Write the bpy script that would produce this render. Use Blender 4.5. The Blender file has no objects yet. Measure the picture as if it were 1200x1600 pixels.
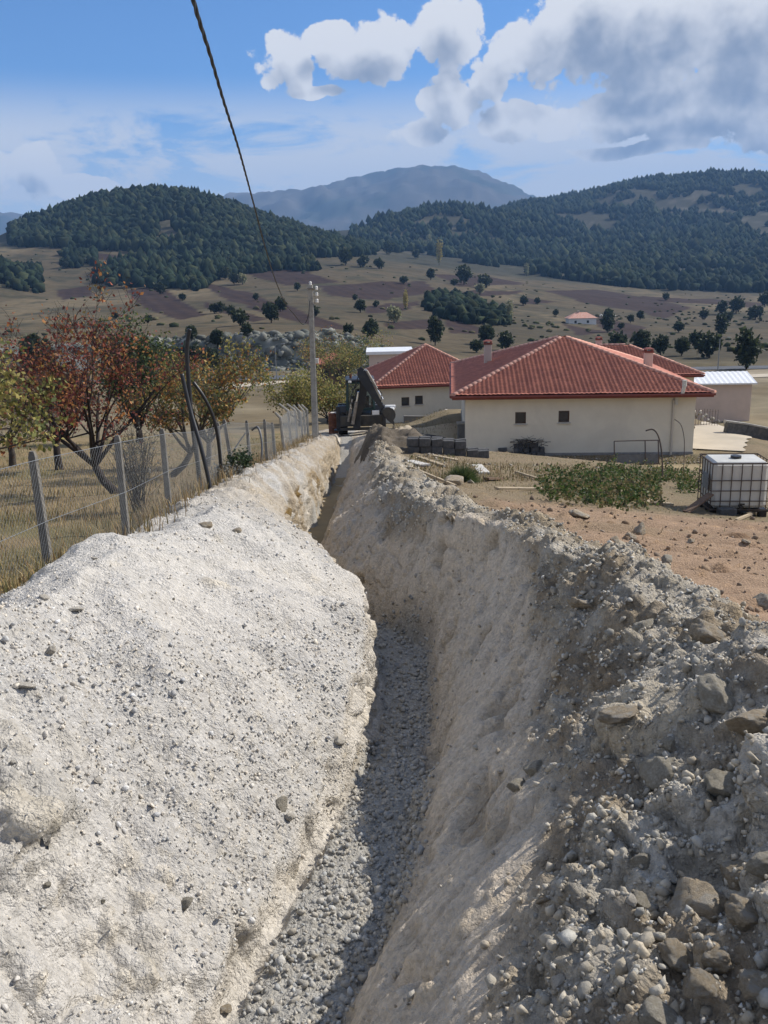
import bpy, bmesh, math, random
import numpy as np
from mathutils import Vector, Matrix

random.seed(7); rng = np.random.default_rng(11)
R = math.radians
scene = bpy.context.scene
COL = scene.collection

# ------------------------------------------------------------------ camera, sky, sun, exposure
F_PX, PITCH, ROLL = 1400.0, R(14.8), R(1.3)          # focal length in pixels of a 1200 x 1600 frame
FWD = np.array([0, math.cos(PITCH), -math.sin(PITCH)])
_r0 = np.array([1.0, 0, 0]); _u0 = np.array([0, math.sin(PITCH), math.cos(PITCH)])
RGT = math.cos(ROLL)*_r0 - math.sin(ROLL)*_u0
UPV = math.cos(ROLL)*_u0 + math.sin(ROLL)*_r0

cam_data = bpy.data.cameras.new('camera'); cam = bpy.data.objects.new('camera', cam_data); COL.objects.link(cam)
cam.matrix_world = Matrix(((RGT[0], UPV[0], -FWD[0], 0), (RGT[1], UPV[1], -FWD[1], 0), (RGT[2], UPV[2], -FWD[2], 0), (0, 0, 0, 1)))
cam_data.sensor_fit = 'VERTICAL'; cam_data.sensor_height = 24.0; cam_data.lens = 24.0*F_PX/1600.0
cam_data.clip_start = 0.05; cam_data.clip_end = 30000
scene.camera = cam

SUN_EL, SUN_AZ = R(39), R(65)                        # azimuth measured from +Y (view direction) towards +X
SUN_DIR = Vector((math.sin(SUN_AZ)*math.cos(SUN_EL), math.cos(SUN_AZ)*math.cos(SUN_EL), math.sin(SUN_EL)))
sun_data = bpy.data.lights.new('sun', 'SUN'); sun = bpy.data.objects.new('sun', sun_data); COL.objects.link(sun)
sun_data.energy = 5.0; sun_data.angle = R(0.55); sun_data.color = (1.0, 0.94, 0.85)
sun.rotation_euler = SUN_DIR.to_track_quat('Z', 'Y').to_euler(); sun.location = (60, 20, 60)

vs = scene.view_settings
vs.view_transform = 'Standard'; vs.look = 'None'; vs.exposure = 0.32; vs.gamma = 1.0; vs.use_curve_mapping = False
scene.cycles.use_denoising = True
scene.cycles.max_bounces = 5; scene.cycles.diffuse_bounces = 2; scene.cycles.glossy_bounces = 2
scene.cycles.transparent_max_bounces = 12; scene.cycles.volume_bounces = 0
scene.cycles.use_adaptive_sampling = True

def ray(px, py):
    d = FWD + (px-600)/F_PX*RGT + (800-py)/F_PX*UPV
    return d/d[1]
def at(px, py, y): return ray(px, py)*y
def proj(Pn):
    Pn = np.asarray(Pn, float); c = Pn @ FWD
    return 600+F_PX*(Pn @ RGT)/c, 800-F_PX*(Pn @ UPV)/c

class NT:
    """small helper for node trees"""
    def __init__(s, tree): s.t = tree; s.n = tree.nodes; s.l = tree.links
    def new(s, typ, **kw):
        n = s.n.new(typ)
        for k, v in kw.items(): setattr(n, k, v)
        return n
    def put(s, sock, v):
        if isinstance(v, (int, float)): sock.default_value = v
        elif isinstance(v, (tuple, list)):
            sock.default_value = tuple(v) if len(sock.default_value) == len(v) else tuple(v)+(1.0,)
        else: s.l.new(v, sock)
    def m(s, op, a, b=None, c=None, clamp=False):
        n = s.n.new('ShaderNodeMath'); n.operation = op; n.use_clamp = clamp
        s.put(n.inputs[0], a)
        if b is not None: s.put(n.inputs[1], b)
        if c is not None: s.put(n.inputs[2], c)
        return n.outputs[0]
    def vm(s, op, a, b=None, sc=None):
        n = s.n.new('ShaderNodeVectorMath'); n.operation = op
        s.put(n.inputs[0], a)
        if b is not None: s.put(n.inputs[1], b)
        if sc is not None: s.put(n.inputs[3], sc)
        return n.outputs[0]
    def sstep(s, x, a, b):
        n = s.n.new('ShaderNodeMapRange'); n.interpolation_type = 'SMOOTHSTEP'
        s.put(n.inputs[0], x); n.inputs[1].default_value = a; n.inputs[2].default_value = b
        return n.outputs[0]
    def lin(s, x, a, b, c, d):
        n = s.n.new('ShaderNodeMapRange'); s.put(n.inputs[0], x)
        for i, v in enumerate((a, b, c, d)): n.inputs[i+1].default_value = v
        return n.outputs[0]
    def noise(s, vec, scale, detail=4, rough=0.55, dist=0.0, color=False):
        n = s.n.new('ShaderNodeTexNoise'); 
        if vec is not None: s.l.new(vec, n.inputs['Vector'])
        n.inputs['Scale'].default_value = scale; n.inputs['Detail'].default_value = detail
        n.inputs['Roughness'].default_value = rough; n.inputs['Distortion'].default_value = dist
        return n.outputs['Color'] if color else n.outputs['Fac']
    def mix(s, f, a, b, blend='MIX'):
        n = s.n.new('ShaderNodeMix'); n.data_type = 'RGBA'; n.blend_type = blend
        s.put(n.inputs[0], f); s.put(n.inputs[6], a); s.put(n.inputs[7], b)
        return n.outputs[2]

def build_world():
    w = bpy.data.worlds.new('World'); scene.world = w; w.use_nodes = True
    # cloud density as a node group of the direction (used twice: at the point, and shifted towards the light)
    g = bpy.data.node_groups.new('cloud_density', 'ShaderNodeTree')
    g.interface.new_socket('Dir', in_out='INPUT', socket_type='NodeSocketVector')
    g.interface.new_socket('Density', in_out='OUTPUT', socket_type='NodeSocketFloat')
    N = NT(g); gi = N.new('NodeGroupInput'); go = N.new('NodeGroupOutput')
    d = N.vm('NORMALIZE', gi.outputs[0])
    nz = N.noise(d, 7.0, 2, 0.5, 0, True)
    wv = N.vm('SCALE', N.vm('SUBTRACT', nz, (0.5, 0.5, 0.5)), sc=0.04)
    dw = N.vm('ADD', d, wv)
    sp = N.new('ShaderNodeSeparateXYZ'); N.l.new(dw, sp.inputs[0])
    az = N.m('ARCTAN2', sp.outputs[0], sp.outputs[1]); el = N.m('ARCSINE', sp.outputs[2])
    blobs = [(985, 62, 165, 66), (1110, 40, 180, 66), (870, 92, 80, 48), (1230, 60, 150, 70), (1400, 100, 190, 90),
             (985, 182, 84, 28), (1140, 156, 90, 36), (1290, 180, 150, 36), (705, 160, 42, 34), (652, 215, 44, 16),
             (790, 190, 60, 22), (872, 205, 40, 18), (1075, 205, 70, 15), (765, 128, 26, 30),  (690, 58, 56, 50), (606, 84, 56, 40), (530, 82, 34, 26), (446, 104, 38, 46), (505, 60, 30, 18), (1000, 232, 110, 9),
             (490, 152, 46, 10), (580, 112, 60, 26), (50, 262, 36, 30), (-40, 265, 50, 36), (110, 285, 60, 14), (-180, 240, 120, 60)]
    q = None; cb = N.new('ShaderNodeCombineXYZ'); N.l.new(az, cb.inputs[0]); N.l.new(el, cb.inputs[1])
    for (px, py, rx, ry) in blobs:
        v = ray(px, py); v = v/np.linalg.norm(v)
        a0 = math.atan2(v[0], v[1]); e0 = math.asin(v[2]); ka, ke = F_PX/rx*0.95, F_PX/ry*0.95
        ma = N.new('ShaderNodeVectorMath', operation='MULTIPLY_ADD'); N.l.new(cb.outputs[0], ma.inputs[0])
        ma.inputs[1].default_value = (ka, ke, 0); ma.inputs[2].default_value = (-a0*ka, -e0*ke, 0)
        dp = N.new('ShaderNodeVectorMath', operation='DOT_PRODUCT'); N.l.new(ma.outputs[0], dp.inputs[0]); N.l.new(ma.outputs[0], dp.inputs[1])
        q = dp.outputs['Value'] if q is None else N.m('SMOOTH_MIN', q, dp.outputs['Value'], 0.35)
    tot = N.m('MAXIMUM', N.m('SUBTRACT', 1.0, q), -1.2)
    # loose cumulus elsewhere in the sky, same character
    gen = N.noise(N.vm('MULTIPLY', d, (1, 1, 2.2)), 2.1, 1, 0.5)
    away = N.sstep(sp.outputs[1], 0.86, 0.55)
    gen = N.m('SUBTRACT', N.m('MULTIPLY', N.m('MULTIPLY', N.m('SUBTRACT', gen, 0.50), 7.0), away), N.m('MULTIPLY', N.m('SUBTRACT', 1.0, away), 1.2))
    gen = N.m('MINIMUM', gen, 0.9)
    tot = N.m('MAXIMUM', tot, gen)
    N.l.new(tot, go.inputs[0])

    W = NT(w.node_tree); W.n.clear()
    out = W.new('ShaderNodeOutputWorld'); bg = W.new('ShaderNodeBackground'); W.l.new(bg.outputs[0], out.inputs[0])
    sky = W.new('ShaderNodeTexSky'); sky.sky_type = 'NISHITA'; sky.sun_disc = False
    sky.sun_elevation = SUN_EL; sky.sun_rotation = SUN_AZ; sky.altitude = 1200
    sky.air_density = 1.0; sky.dust_density = 0.6; sky.ozone_density = 1.6
    tc = W.new('ShaderNodeTexCoord'); d = tc.outputs['Generated']
    def dens(v):
        n = W.new('ShaderNodeGroup'); n.node_tree = g; W.l.new(v, n.inputs[0]); return n.outputs[0]
    up = W.vm('ADD', d, (0.008, 0.0, 0.030))
    n0 = W.m('SUBTRACT', W.noise(d, 17, 8, 0.64), 0.5); n1 = W.m('SUBTRACT', W.noise(up, 17, 3, 0.60), 0.5)
    vor = W.new('ShaderNodeTexVoronoi'); vor.feature = 'F1'; vor.inputs['Scale'].default_value = 30
    W.l.new(W.vm('ADD', d, W.vm('SCALE', W.noise(d, 22, 2, 0.6, 0, True), sc=0.05)), vor.inputs['Vector'])
    vo2 = W.new('ShaderNodeTexVoronoi'); vo2.feature = 'F1'; vo2.inputs['Scale'].default_value = 68
    W.l.new(vor.inputs['Vector'].links[0].from_socket, vo2.inputs['Vector'])
    bil = W.m('ADD', W.m('MULTIPLY', W.m('SUBTRACT', 0.5, vor.outputs['Distance']), 0.95), W.m('MULTIPLY', W.m('SUBTRACT', 0.5, vo2.outputs['Distance']), 0.5))
    D0 = W.m('ADD', W.m('ADD', W.m('ADD', dens(d), 0.22), W.m('MULTIPLY', n0, 3.6)), bil)
    D1 = W.m('ADD', W.m('ADD', W.m('ADD', dens(up), 0.22), W.m('MULTIPLY', n1, 2.0)), W.m('MULTIPLY', bil, -0.9))
    alpha = W.sstep(D0, 0.05, 0.34)
    shade = W.sstep(W.m('ADD', W.m('MULTIPLY', D0, 0.30), W.m('MULTIPLY', D1, 0.80)), 0.22, 1.55)
    ccol = W.mix(shade, (9.6, 9.6, 9.7), (3.0, 3.5, 4.5))
    # thin bright veil low over the horizon and streaks on it
    sp = W.new('ShaderNodeSeparateXYZ'); W.l.new(d, sp.inputs[0])
    hz = W.sstep(sp.outputs[2], 0.20, 0.03)
    st = W.noise(W.vm('MULTIPLY', d, (1.0, 1.0, 3.4)), 7.0, 8, 0.60, 0.4)
    veil = W.m('MULTIPLY', W.sstep(st, 0.33, 0.50), W.sstep(sp.outputs[2], 0.20, 0.13))
    veil = W.m('MAXIMUM', W.m('MULTIPLY', veil, 0.92), W.m('MULTIPLY', W.sstep(sp.outputs[2], 0.17, 0.06), 0.62))
    skyc = W.mix(1.0, sky.outputs[0], (0.72, 1.11, 1.56), 'MULTIPLY')
    c1 = W.mix(veil, skyc, (8.6, 8.8, 9.2))
    c2 = W.mix(alpha, c1, ccol)
    W.l.new(c2, bg.inputs[0]); bg.inputs[1].default_value = 0.075
    w.cycles.sampling_method = 'MANUAL'; w.cycles.sample_map_resolution = 1024
build_world()

# ------------------------------------------------------------------ numpy noise
def _h(ix, iy, iz, seed):
    h = (ix.astype(np.int64)*374761393 + iy.astype(np.int64)*668265263 + iz.astype(np.int64)*2147483647 + seed*1274126177) & 0xFFFFFFFF
    h = ((h ^ (h >> 13))*1274126177) & 0xFFFFFFFF
    h = ((h ^ (h >> 16))*2246822519) & 0xFFFFFFFF
    return (h ^ (h >> 15)) & 0xFFFFFFFF
def _hf(ix, iy, iz, seed): return _h(ix, iy, iz, seed).astype(np.float64)/4294967295.0

def vnoise3(p, seed=0):
    i = np.floor(p).astype(np.int64); f = p-i; f = f*f*(3-2*f)
    out = 0
    for dx in (0, 1):
        wx = f[:, 0] if dx else 1-f[:, 0]
        for dy in (0, 1):
            wy = f[:, 1] if dy else 1-f[:, 1]
            for dz in (0, 1):
                wz = f[:, 2] if dz else 1-f[:, 2]
                out = out + wx*wy*wz*_hf(i[:, 0]+dx, i[:, 1]+dy, i[:, 2]+dz, seed)
    return out*2-1
def vnoise2(x, y, seed=0):
    ix = np.floor(x).astype(np.int64); iy = np.floor(y).astype(np.int64); fx = x-ix; fy = y-iy
    fx = fx*fx*(3-2*fx); fy = fy*fy*(3-2*fy); z = np.zeros_like(ix)
    a = _hf(ix, iy, z, seed); b = _hf(ix+1, iy, z, seed); c = _hf(ix, iy+1, z, seed); d = _hf(ix+1, iy+1, z, seed)
    return ((a*(1-fx)+b*fx)*(1-fy) + (c*(1-fx)+d*fx)*fy)*2-1
def fbm2(x, y, octv=4, seed=0, gain=0.5):
    o = 0; a = 1.0; t = 0
    for k in range(octv):
        o = o + a*vnoise2(x*2**k+17.3*k, y*2**k+5.1*k, seed+k); t += a; a *= gain
    return o/t
def fbm3(p, octv=4, seed=0, gain=0.5):
    o = 0; a = 1.0; t = 0
    for k in range(octv):
        o = o + a*vnoise3(p*2**k+9.7*k, seed+k); t += a; a *= gain
    return o/t
def stones3(p, cell, seed, fill=0.7, rmin=0.25, rmax=0.62):
    """bumps of half-buried stones: (height, random id) per point"""
    q = p/cell; i = np.floor(q).astype(np.int64)
    best = np.zeros(len(p)); bid = np.zeros(len(p))
    for dx in (-1, 0, 1):
        for dy in (-1, 0, 1):
            for dz in (-1, 0, 1):
                cx, cy, cz = i[:, 0]+dx, i[:, 1]+dy, i[:, 2]+dz
                hh = _h(cx, cy, cz, seed)
                a = (hh & 1023)/1023.0; b = ((hh >> 10) & 1023)/1023.0; c = ((hh >> 20) & 1023)/1023.0
                h2 = _h(cx, cy, cz, seed+77)
                r = (h2 & 1023)/1023.0; keep = ((h2 >> 10) & 1023)/1023.0 < fill
                rad = rmin+(rmax-rmin)*r*r
                ex, ey, ez = q[:, 0]-cx-a, q[:, 1]-cy-b, q[:, 2]-cz-c
                # squashed and sheared so that stones are not round
                sx = 0.75+0.5*((h2 >> 20) & 255)/255.0
                d2 = (np.abs(ex)*sx)**2.3 + (np.abs(ey+0.3*ex)/sx)**2.3 + np.abs(ez)**2.3
                hgt = np.where(keep, 1-d2/rad**2.3, 0); hgt = np.sqrt(np.maximum(hgt, 0))*rad
                m = hgt > best
                best = np.where(m, hgt, best); bid = np.where(m, ((h2 >> 12) & 4095)/4095.0, bid)
    return best*cell, bid

# ------------------------------------------------------------------ mesh and object helpers
MATS = {}
def link(o, parent=None, label=None, cat=None, group=None, kind=None):
    COL.objects.link(o)
    if parent is not None: o.parent = parent
    tag(o, label, cat, group, kind); return o
def tag(o, label=None, cat=None, group=None, kind=None):
    if label: o['label'] = label
    if cat: o['category'] = cat
    if group: o['group'] = group
    if kind: o['kind'] = kind
    return o
def empty(name, loc, rz=0.0, label=None, cat=None, group=None):
    o = bpy.data.objects.new(name, None); o.location = tuple(loc); o.rotation_euler = (0, 0, rz); o.empty_display_size = 0.2
    return link(o, None, label, cat, group)
def raw_mesh(name, V, quads=None, tris=None, smooth=False, col=None):
    """mesh from numpy arrays"""
    me = bpy.data.meshes.new(name); V = np.asarray(V, np.float32)
    nq = 0 if quads is None else len(quads); nt = 0 if tris is None else len(tris)
    me.vertices.add(len(V)); me.vertices.foreach_set('co', V.ravel())
    loops = np.concatenate([np.asarray(quads, np.int32).ravel() if nq else np.zeros(0, np.int32),
                            np.asarray(tris, np.int32).ravel() if nt else np.zeros(0, np.int32)])
    me.loops.add(len(loops)); me.loops.foreach_set('vertex_index', loops)
    me.polygons.add(nq+nt)
    st = np.concatenate([np.arange(nq, dtype=np.int32)*4, nq*4+np.arange(nt, dtype=np.int32)*3])
    me.polygons.foreach_set('loop_start', st)
    if smooth: me.polygons.foreach_set('use_smooth', np.ones(nq+nt, bool))
    me.update(calc_edges=True)
    if col is not None:
        at_ = me.color_attributes.new('col', 'FLOAT_COLOR', 'POINT')
        c4 = np.ones((len(V), 4), np.float32); c4[:, :3] = col
        at_.data.foreach_set('color', c4.ravel())
    return me
class MB:
    """collects shapes into one mesh"""
    def __init__(s): s.v = []; s.f = []; s.c = []; s.cur = None
    def add(s, vs, fs):
        b = len(s.v); s.v += [tuple(p) for p in vs]; s.f += [tuple(i+b for i in f) for f in fs]
        if s.cur is not None: s.c += [s.cur]*len(vs)
        return s
    def box(s, c, size, rot=None, taper=1.0, bev=0.0):
        hx, hy, hz = size[0]/2, size[1]/2, size[2]/2
        if bev > 0:
            b = min(bev, hx*.9, hy*.9, hz*.9); P = []
            bm = bmesh.new(); bmesh.ops.create_cube(bm, size=1)
            for v in bm.verts: v.co = Vector((v.co.x*2*hx, v.co.y*2*hy, v.co.z*2*hz))
            bmesh.ops.bevel(bm, geom=list(bm.edges), offset=b, segments=1, affect='EDGES')
            bm.verts.index_update()
            P = [v.co.copy() for v in bm.verts]; Fs = [[v.index for v in f.verts] for f in bm.faces]; bm.free()
        else:
            P = [Vector((x*hx*(taper if z > 0 else 1), y*hy*(taper if z > 0 else 1), z*hz)) for x in (-1, 1) for y in (-1, 1) for z in (-1, 1)]
            Fs = [(0, 1, 3, 2), (4, 6, 7, 5), (0, 4, 5, 1), (2, 3, 7, 6), (0, 2, 6, 4), (1, 5, 7, 3)]
        if rot is not None:
            M = rot if isinstance(rot, Matrix) else Matrix.Rotation(rot, 3, 'Z'); P = [M @ p for p in P]
        c = Vector(c); return s.add([p+c for p in P], Fs)
    def tube(s, pts, rad, n=8, caps=True):
        pts = [Vector(p) for p in pts]; m = len(pts)
        if not isinstance(rad, (list, tuple)): rad = [rad]*m
        up = Vector((0, 0, 1)); vs = []; fs = []; prev = None
        for i, p in enumerate(pts):
            t = (pts[min(i+1, m-1)]-pts[max(i-1, 0)]).normalized()
            if prev is None:
                a = t.cross(up)
                if a.length < 0.05: a = t.cross(Vector((1, 0, 0)))
            else: a = prev-t*prev.dot(t)
            a.normalize(); prev = a; b = t.cross(a)
            for k in range(n):
                an = 2*math.pi*k/n; vs.append(p+(a*math.cos(an)+b*math.sin(an))*rad[i])
        for i in range(m-1):
            for k in range(n):
                k2 = (k+1) % n; fs.append((i*n+k, i*n+k2, (i+1)*n+k2, (i+1)*n+k))
        if caps: fs.append(tuple(range(n-1, -1, -1))); fs.append(tuple((m-1)*n+k for k in range(n)))
        return s.add(vs, fs)
    def bar(s, a, b, w, h, up=(0, 0, 1)):
        a = Vector(a); b = Vector(b); t = (b-a).normalized(); up = Vector(up); x = t.cross(up)
        if x.length < 1e-3: x = t.cross(Vector((1, 0, 0)))
        x.normalize(); z = x.cross(t)
        vs = [p+x*sx*w/2+z*sz*h/2 for p in (a, b) for sx in (-1, 1) for sz in (-1, 1)]
        return s.add(vs, [(0, 2, 3, 1), (4, 5, 7, 6), (0, 1, 5, 4), (2, 6, 7, 3), (0, 4, 6, 2), (1, 3, 7, 5)])
    def prism(s, poly, a, b, axis='x'):
        """polygon extruded along an axis from a to b"""
        def P(u, v, w): return {'x': (w, u, v), 'y': (u, w, v), 'z': (u, v, w)}[axis]
        n = len(poly); vs = [P(u, v, a) for u, v in poly]+[P(u, v, b) for u, v in poly]
        fs = [tuple(range(n-1, -1, -1)), tuple(range(n, 2*n))]+[(k, (k+1) % n, n+(k+1) % n, n+k) for k in range(n)]
        return s.add(vs, fs)
    def wheel(s, c, r, w, n=24, prof=None):
        """lathe about the x axis; prof = [(x, r)]"""
        prof = prof or [(-w/2, r*.62), (-w/2, r*.9), (-w*.36, r), (w*.36, r), (w/2, r*.9), (w/2, r*.62)]
        vs = []; fs = []; m = len(prof)
        for k in range(n):
            a = 2*math.pi*k/n
            for (x, q) in prof: vs.append((c[0]+x, c[1]+q*math.cos(a), c[2]+q*math.sin(a)))
        for k in range(n):
            k2 = (k+1) % n
            for j in range(m-1): fs.append((k*m+j, k*m+j+1, k2*m+j+1, k2*m+j))
        return s.add(vs, fs)
    def mesh(s, name, mat=None, smooth=False):
        me = bpy.data.meshes.new(name); me.from_pydata(s.v, [], s.f); me.update()
        bm = bmesh.new(); bm.from_mesh(me); bmesh.ops.recalc_face_normals(bm, faces=bm.faces); bm.to_mesh(me); bm.free()
        if smooth: me.polygons.foreach_set('use_smooth', np.ones(len(me.polygons), bool))
        if mat: me.materials.append(MATS[mat])
        if s.c:
            a = me.color_attributes.new('col', 'FLOAT_COLOR', 'POINT')
            a.data.foreach_set('color', np.array([tuple(c)+(1.0,) for c in s.c], np.float32).ravel())
        return me
    def build(s, name, mat, parent=None, smooth=False, **kw):
        return link(bpy.data.objects.new(name, s.mesh(name, mat, smooth)), parent, **kw)
def obj(name, me, mat=None, parent=None, loc=None, rot=None, sc=None, **kw):
    o = bpy.data.objects.new(name, me)
    if mat and not me.materials: me.materials.append(MATS[mat])
    if loc is not None: o.location = tuple(loc)
    if rot is not None: o.rotation_euler = rot
    if sc is not None: o.scale = sc if isinstance(sc, (tuple, list)) else (sc, sc, sc)
    return link(o, parent, **kw)
def copy_tree(o, parent=None):
    c = o.copy(); COL.objects.link(c); c.parent = parent
    for ch in list(o.children): copy_tree(ch, c)
    return c

# ------------------------------------------------------------------ materials
def mat(name, color, rough=0.8, var=0.25, scale=6.0, bump=0.0, bscale=None, metal=0.0, color2=None, col_attr=False, translucent=0.0, spec=0.3, detail=5, streak=None):
    m = bpy.data.materials.new(name); m.use_nodes = True; N = NT(m.node_tree); N.n.clear()
    out = N.new('ShaderNodeOutputMaterial'); b = N.new('ShaderNodeBsdfPrincipled')
    b.inputs['Roughness'].default_value = rough; b.inputs['Metallic'].default_value = metal
    b.inputs['Specular IOR Level'].default_value = spec
    tc = N.new('ShaderNodeTexCoord'); vec = tc.outputs['Object']
    if streak: vec = N.vm('MULTIPLY', vec, streak)
    n = N.noise(vec, scale, detail, 0.6)
    if col_attr:
        a = N.new('ShaderNodeAttribute'); a.attribute_name = 'col'; base = a.outputs['Color']
    else: base = tuple(color)+(1.0,)
    k = N.lin(n, 0.25, 0.75, 1-var, 1+var)
    comb = N.new('ShaderNodeCombineColor')
    for i in range(3): N.l.new(k, comb.inputs[i])
    c = N.mix(1.0, base, comb.outputs[0], 'MULTIPLY')
    if color2 is not None:
        n2 = N.noise(vec, scale*0.37, 4, 0.6, 0.4); c = N.mix(N.sstep(n2, 0.45, 0.68), c, tuple(color2)+(1.0,))
    N.l.new(c, b.inputs['Base Color'])
    if bump > 0:
        bn = N.new('ShaderNodeBump'); bn.inputs['Strength'].default_value = min(1.0, bump); bn.inputs['Distance'].default_value = 0.02
        N.l.new(N.noise(vec, bscale or scale*4, 6, 0.65), bn.inputs['Height']); N.l.new(bn.outputs[0], b.inputs['Normal'])
    if translucent > 0:
        t = N.new('ShaderNodeBsdfTranslucent'); N.l.new(c, t.inputs[0]); mx = N.new('ShaderNodeMixShader'); mx.inputs[0].default_value = translucent
        N.l.new(b.outputs[0], mx.inputs[1]); N.l.new(t.outputs[0], mx.inputs[2]); N.l.new(mx.outputs[0], out.inputs[0])
    else: N.l.new(b.outputs[0], out.inputs[0])
    MATS[name] = m; return m
def earth_material():
    """crumbly soil: colour from the ground's own attribute, pebbly fine relief and specks"""
    m = bpy.data.materials.new('earth'); m.use_nodes = True; N = NT(m.node_tree); N.n.clear()
    out = N.new('ShaderNodeOutputMaterial'); b = N.new('ShaderNodeBsdfPrincipled'); b.inputs['Roughness'].default_value = 0.95; b.inputs['Specular IOR Level'].default_value = 0.12
    N.l.new(b.outputs[0], out.inputs[0]); tc = N.new('ShaderNodeTexCoord'); vec = tc.outputs['Object']
    a = N.new('ShaderNodeAttribute'); a.attribute_name = 'col'
    wv = N.vm('ADD', vec, N.vm('SCALE', N.noise(vec, 30, 2, 0.6, 0, True), sc=0.03))
    hs = []; cs = []
    for sc, amp in ((34, 1.0), (80, 0.55)):
        v = N.new('ShaderNodeTexVoronoi'); v.feature = 'F1'; v.inputs['Scale'].default_value = sc; N.l.new(wv, v.inputs['Vector'])
        hs.append(N.m('MULTIPLY', N.m('SUBTRACT', 1.0, v.outputs['Distance']), amp)); cs.append(v.outputs['Color'])
    nz = N.noise(vec, 26, 7, 0.7)
    h = N.m('ADD', N.m('ADD', hs[0], hs[1]), N.m('MULTIPLY', nz, 1.6))
    sep = N.new('ShaderNodeSeparateColor'); N.l.new(cs[0], sep.inputs[0])
    k = N.m('ADD', N.lin(nz, 0.25, 0.75, 0.80, 1.18), N.lin(sep.outputs[0], 0, 1, -0.13, 0.13))
    cb = N.new('ShaderNodeCombineColor')
    for i in range(3): N.l.new(k, cb.inputs[i])
    N.l.new(N.mix(1.0, a.outputs['Color'], cb.outputs[0], 'MULTIPLY'), b.inputs['Base Color'])
    bn = N.new('ShaderNodeBump'); bn.inputs['Strength'].default_value = 0.85; bn.inputs['Distance'].default_value = 0.022
    N.l.new(h, bn.inputs['Height']); N.l.new(bn.outputs[0], b.inputs['Normal']); MATS['earth'] = m
earth_material()
mat('terrain', None, 0.95, 0.32, 0.30, 0.0, col_attr=True, spec=0.1, detail=9)
mat('stone', None, 0.92, 0.22, 22, 0.5, 60, col_attr=True, spec=0.2)
mat('rock_brown', (0.34, 0.28, 0.20), 0.95, 0.35, 7, 0.9, 24, color2=(0.36, 0.33, 0.28), spec=0.15)
mat('post_concrete', (0.20, 0.185, 0.16), 0.92, 0.25, 14, 0.6, 50, color2=(0.13, 0.12, 0.105))
mat('rock_grey', (0.37, 0.34, 0.28), 0.95, 0.35, 9, 0.9, 26, color2=(0.31, 0.275, 0.21), spec=0.15)
mat('rock_pale', (0.52, 0.48, 0.41), 0.95, 0.25, 9, 0.8, 26, spec=0.15)
mat('leaf', None, 0.6, 0.2, 3, col_attr=True, translucent=0.35, spec=0.25)
mat('straw', None, 0.9, 0.15, 2, col_attr=True, translucent=0.25, spec=0.1)
mat('far_foliage', None, 0.95, 0.35, 0.5, col_attr=True, spec=0.05)
mat('bark', (0.06, 0.05, 0.042), 0.95, 0.4, 14, 0.8, 40, color2=(0.10, 0.09, 0.078))
mat('bark_dark', (0.035, 0.028, 0.026), 0.95, 0.4, 14, 0.6, 40)
mat('plaster', (0.76, 0.70, 0.57), 0.9, 0.07, 1.3, 0.25, 30, color2=(0.70, 0.64, 0.52))
mat('plaster_pink', (0.56, 0.45, 0.385), 0.9, 0.08, 1.3, 0.25, 30)
mat('plaster_white', (0.72, 0.70, 0.66), 0.9, 0.1, 2, 0.2, 30)
mat('plinth', (0.26, 0.25, 0.235), 0.95, 0.25, 6, 0.5, 40)
mat('roof_tile', (0.42, 0.155, 0.105), 0.75, 0.34, 3.2, 0.2, 30, color2=(0.34, 0.125, 0.09), spec=0.25)
mat('ridge_tile', (0.54, 0.28, 0.21), 0.75, 0.3, 5, 0.2, 30, color2=(0.60, 0.38, 0.30), spec=0.25)
mat('fascia', (0.20, 0.055, 0.04), 0.6, 0.2, 4)
mat('roof_sheet_pink', (0.52, 0.30, 0.27), 0.6, 0.15, 2)
mat('glass_dark', (0.035, 0.040, 0.045), 0.12, 0.3, 4, spec=0.6)
mat('frame_brown', (0.10, 0.065, 0.045), 0.6, 0.2, 10)
mat('pvc', (0.56, 0.51, 0.43), 0.45, 0.06, 8)
mat('white_metal', (0.74, 0.75, 0.76), 0.45, 0.06, 3, metal=0.0, spec=0.5)
mat('concrete', (0.36, 0.345, 0.31), 0.92, 0.22, 9, 0.6, 50, color2=(0.27, 0.255, 0.23))
mat('concrete_pale', (0.52, 0.495, 0.45), 0.92, 0.15, 5, 0.4, 50)
mat('concrete_dark', (0.17, 0.165, 0.155), 0.92, 0.2, 6, 0.5, 50)
mat('block_grey', (0.085, 0.085, 0.085), 0.95, 0.3, 12, 0.6, 60, color2=(0.13, 0.125, 0.12))
mat('galv', (0.22, 0.235, 0.25), 0.55, 0.2, 20, metal=0.5)
mat('black_plastic', (0.018, 0.018, 0.02), 0.45, 0.3, 12, spec=0.5)
mat('grey_hose', (0.16, 0.165, 0.17), 0.5, 0.2, 12)
mat('black_paint', (0.012, 0.014, 0.018), 0.45, 0.4, 3, 0.1, 40, color2=(0.03, 0.028, 0.026), spec=0.5)
mat('dark_green_paint', (0.025, 0.06, 0.055), 0.5, 0.3, 3, spec=0.4)
mat('tyre', (0.022, 0.021, 0.020), 0.85, 0.4, 8, 0.5, 60, color2=(0.09, 0.075, 0.06))
mat('steel_worn', (0.30, 0.27, 0.235), 0.5, 0.4, 9, 0.3, 40, metal=0.4, color2=(0.17, 0.15, 0.13))
mat('steel_plate', (0.055, 0.054, 0.05), 0.6, 0.35, 4, 0.3, 30, metal=0.2, color2=(0.09, 0.08, 0.065))
mat('chrome', (0.75, 0.75, 0.75), 0.25, 0.05, 5, metal=1.0)
mat('white_plastic', (0.66, 0.65, 0.60), 0.45, 0.12, 2.2, translucent=0.15, color2=(0.54, 0.53, 0.48))
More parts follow.
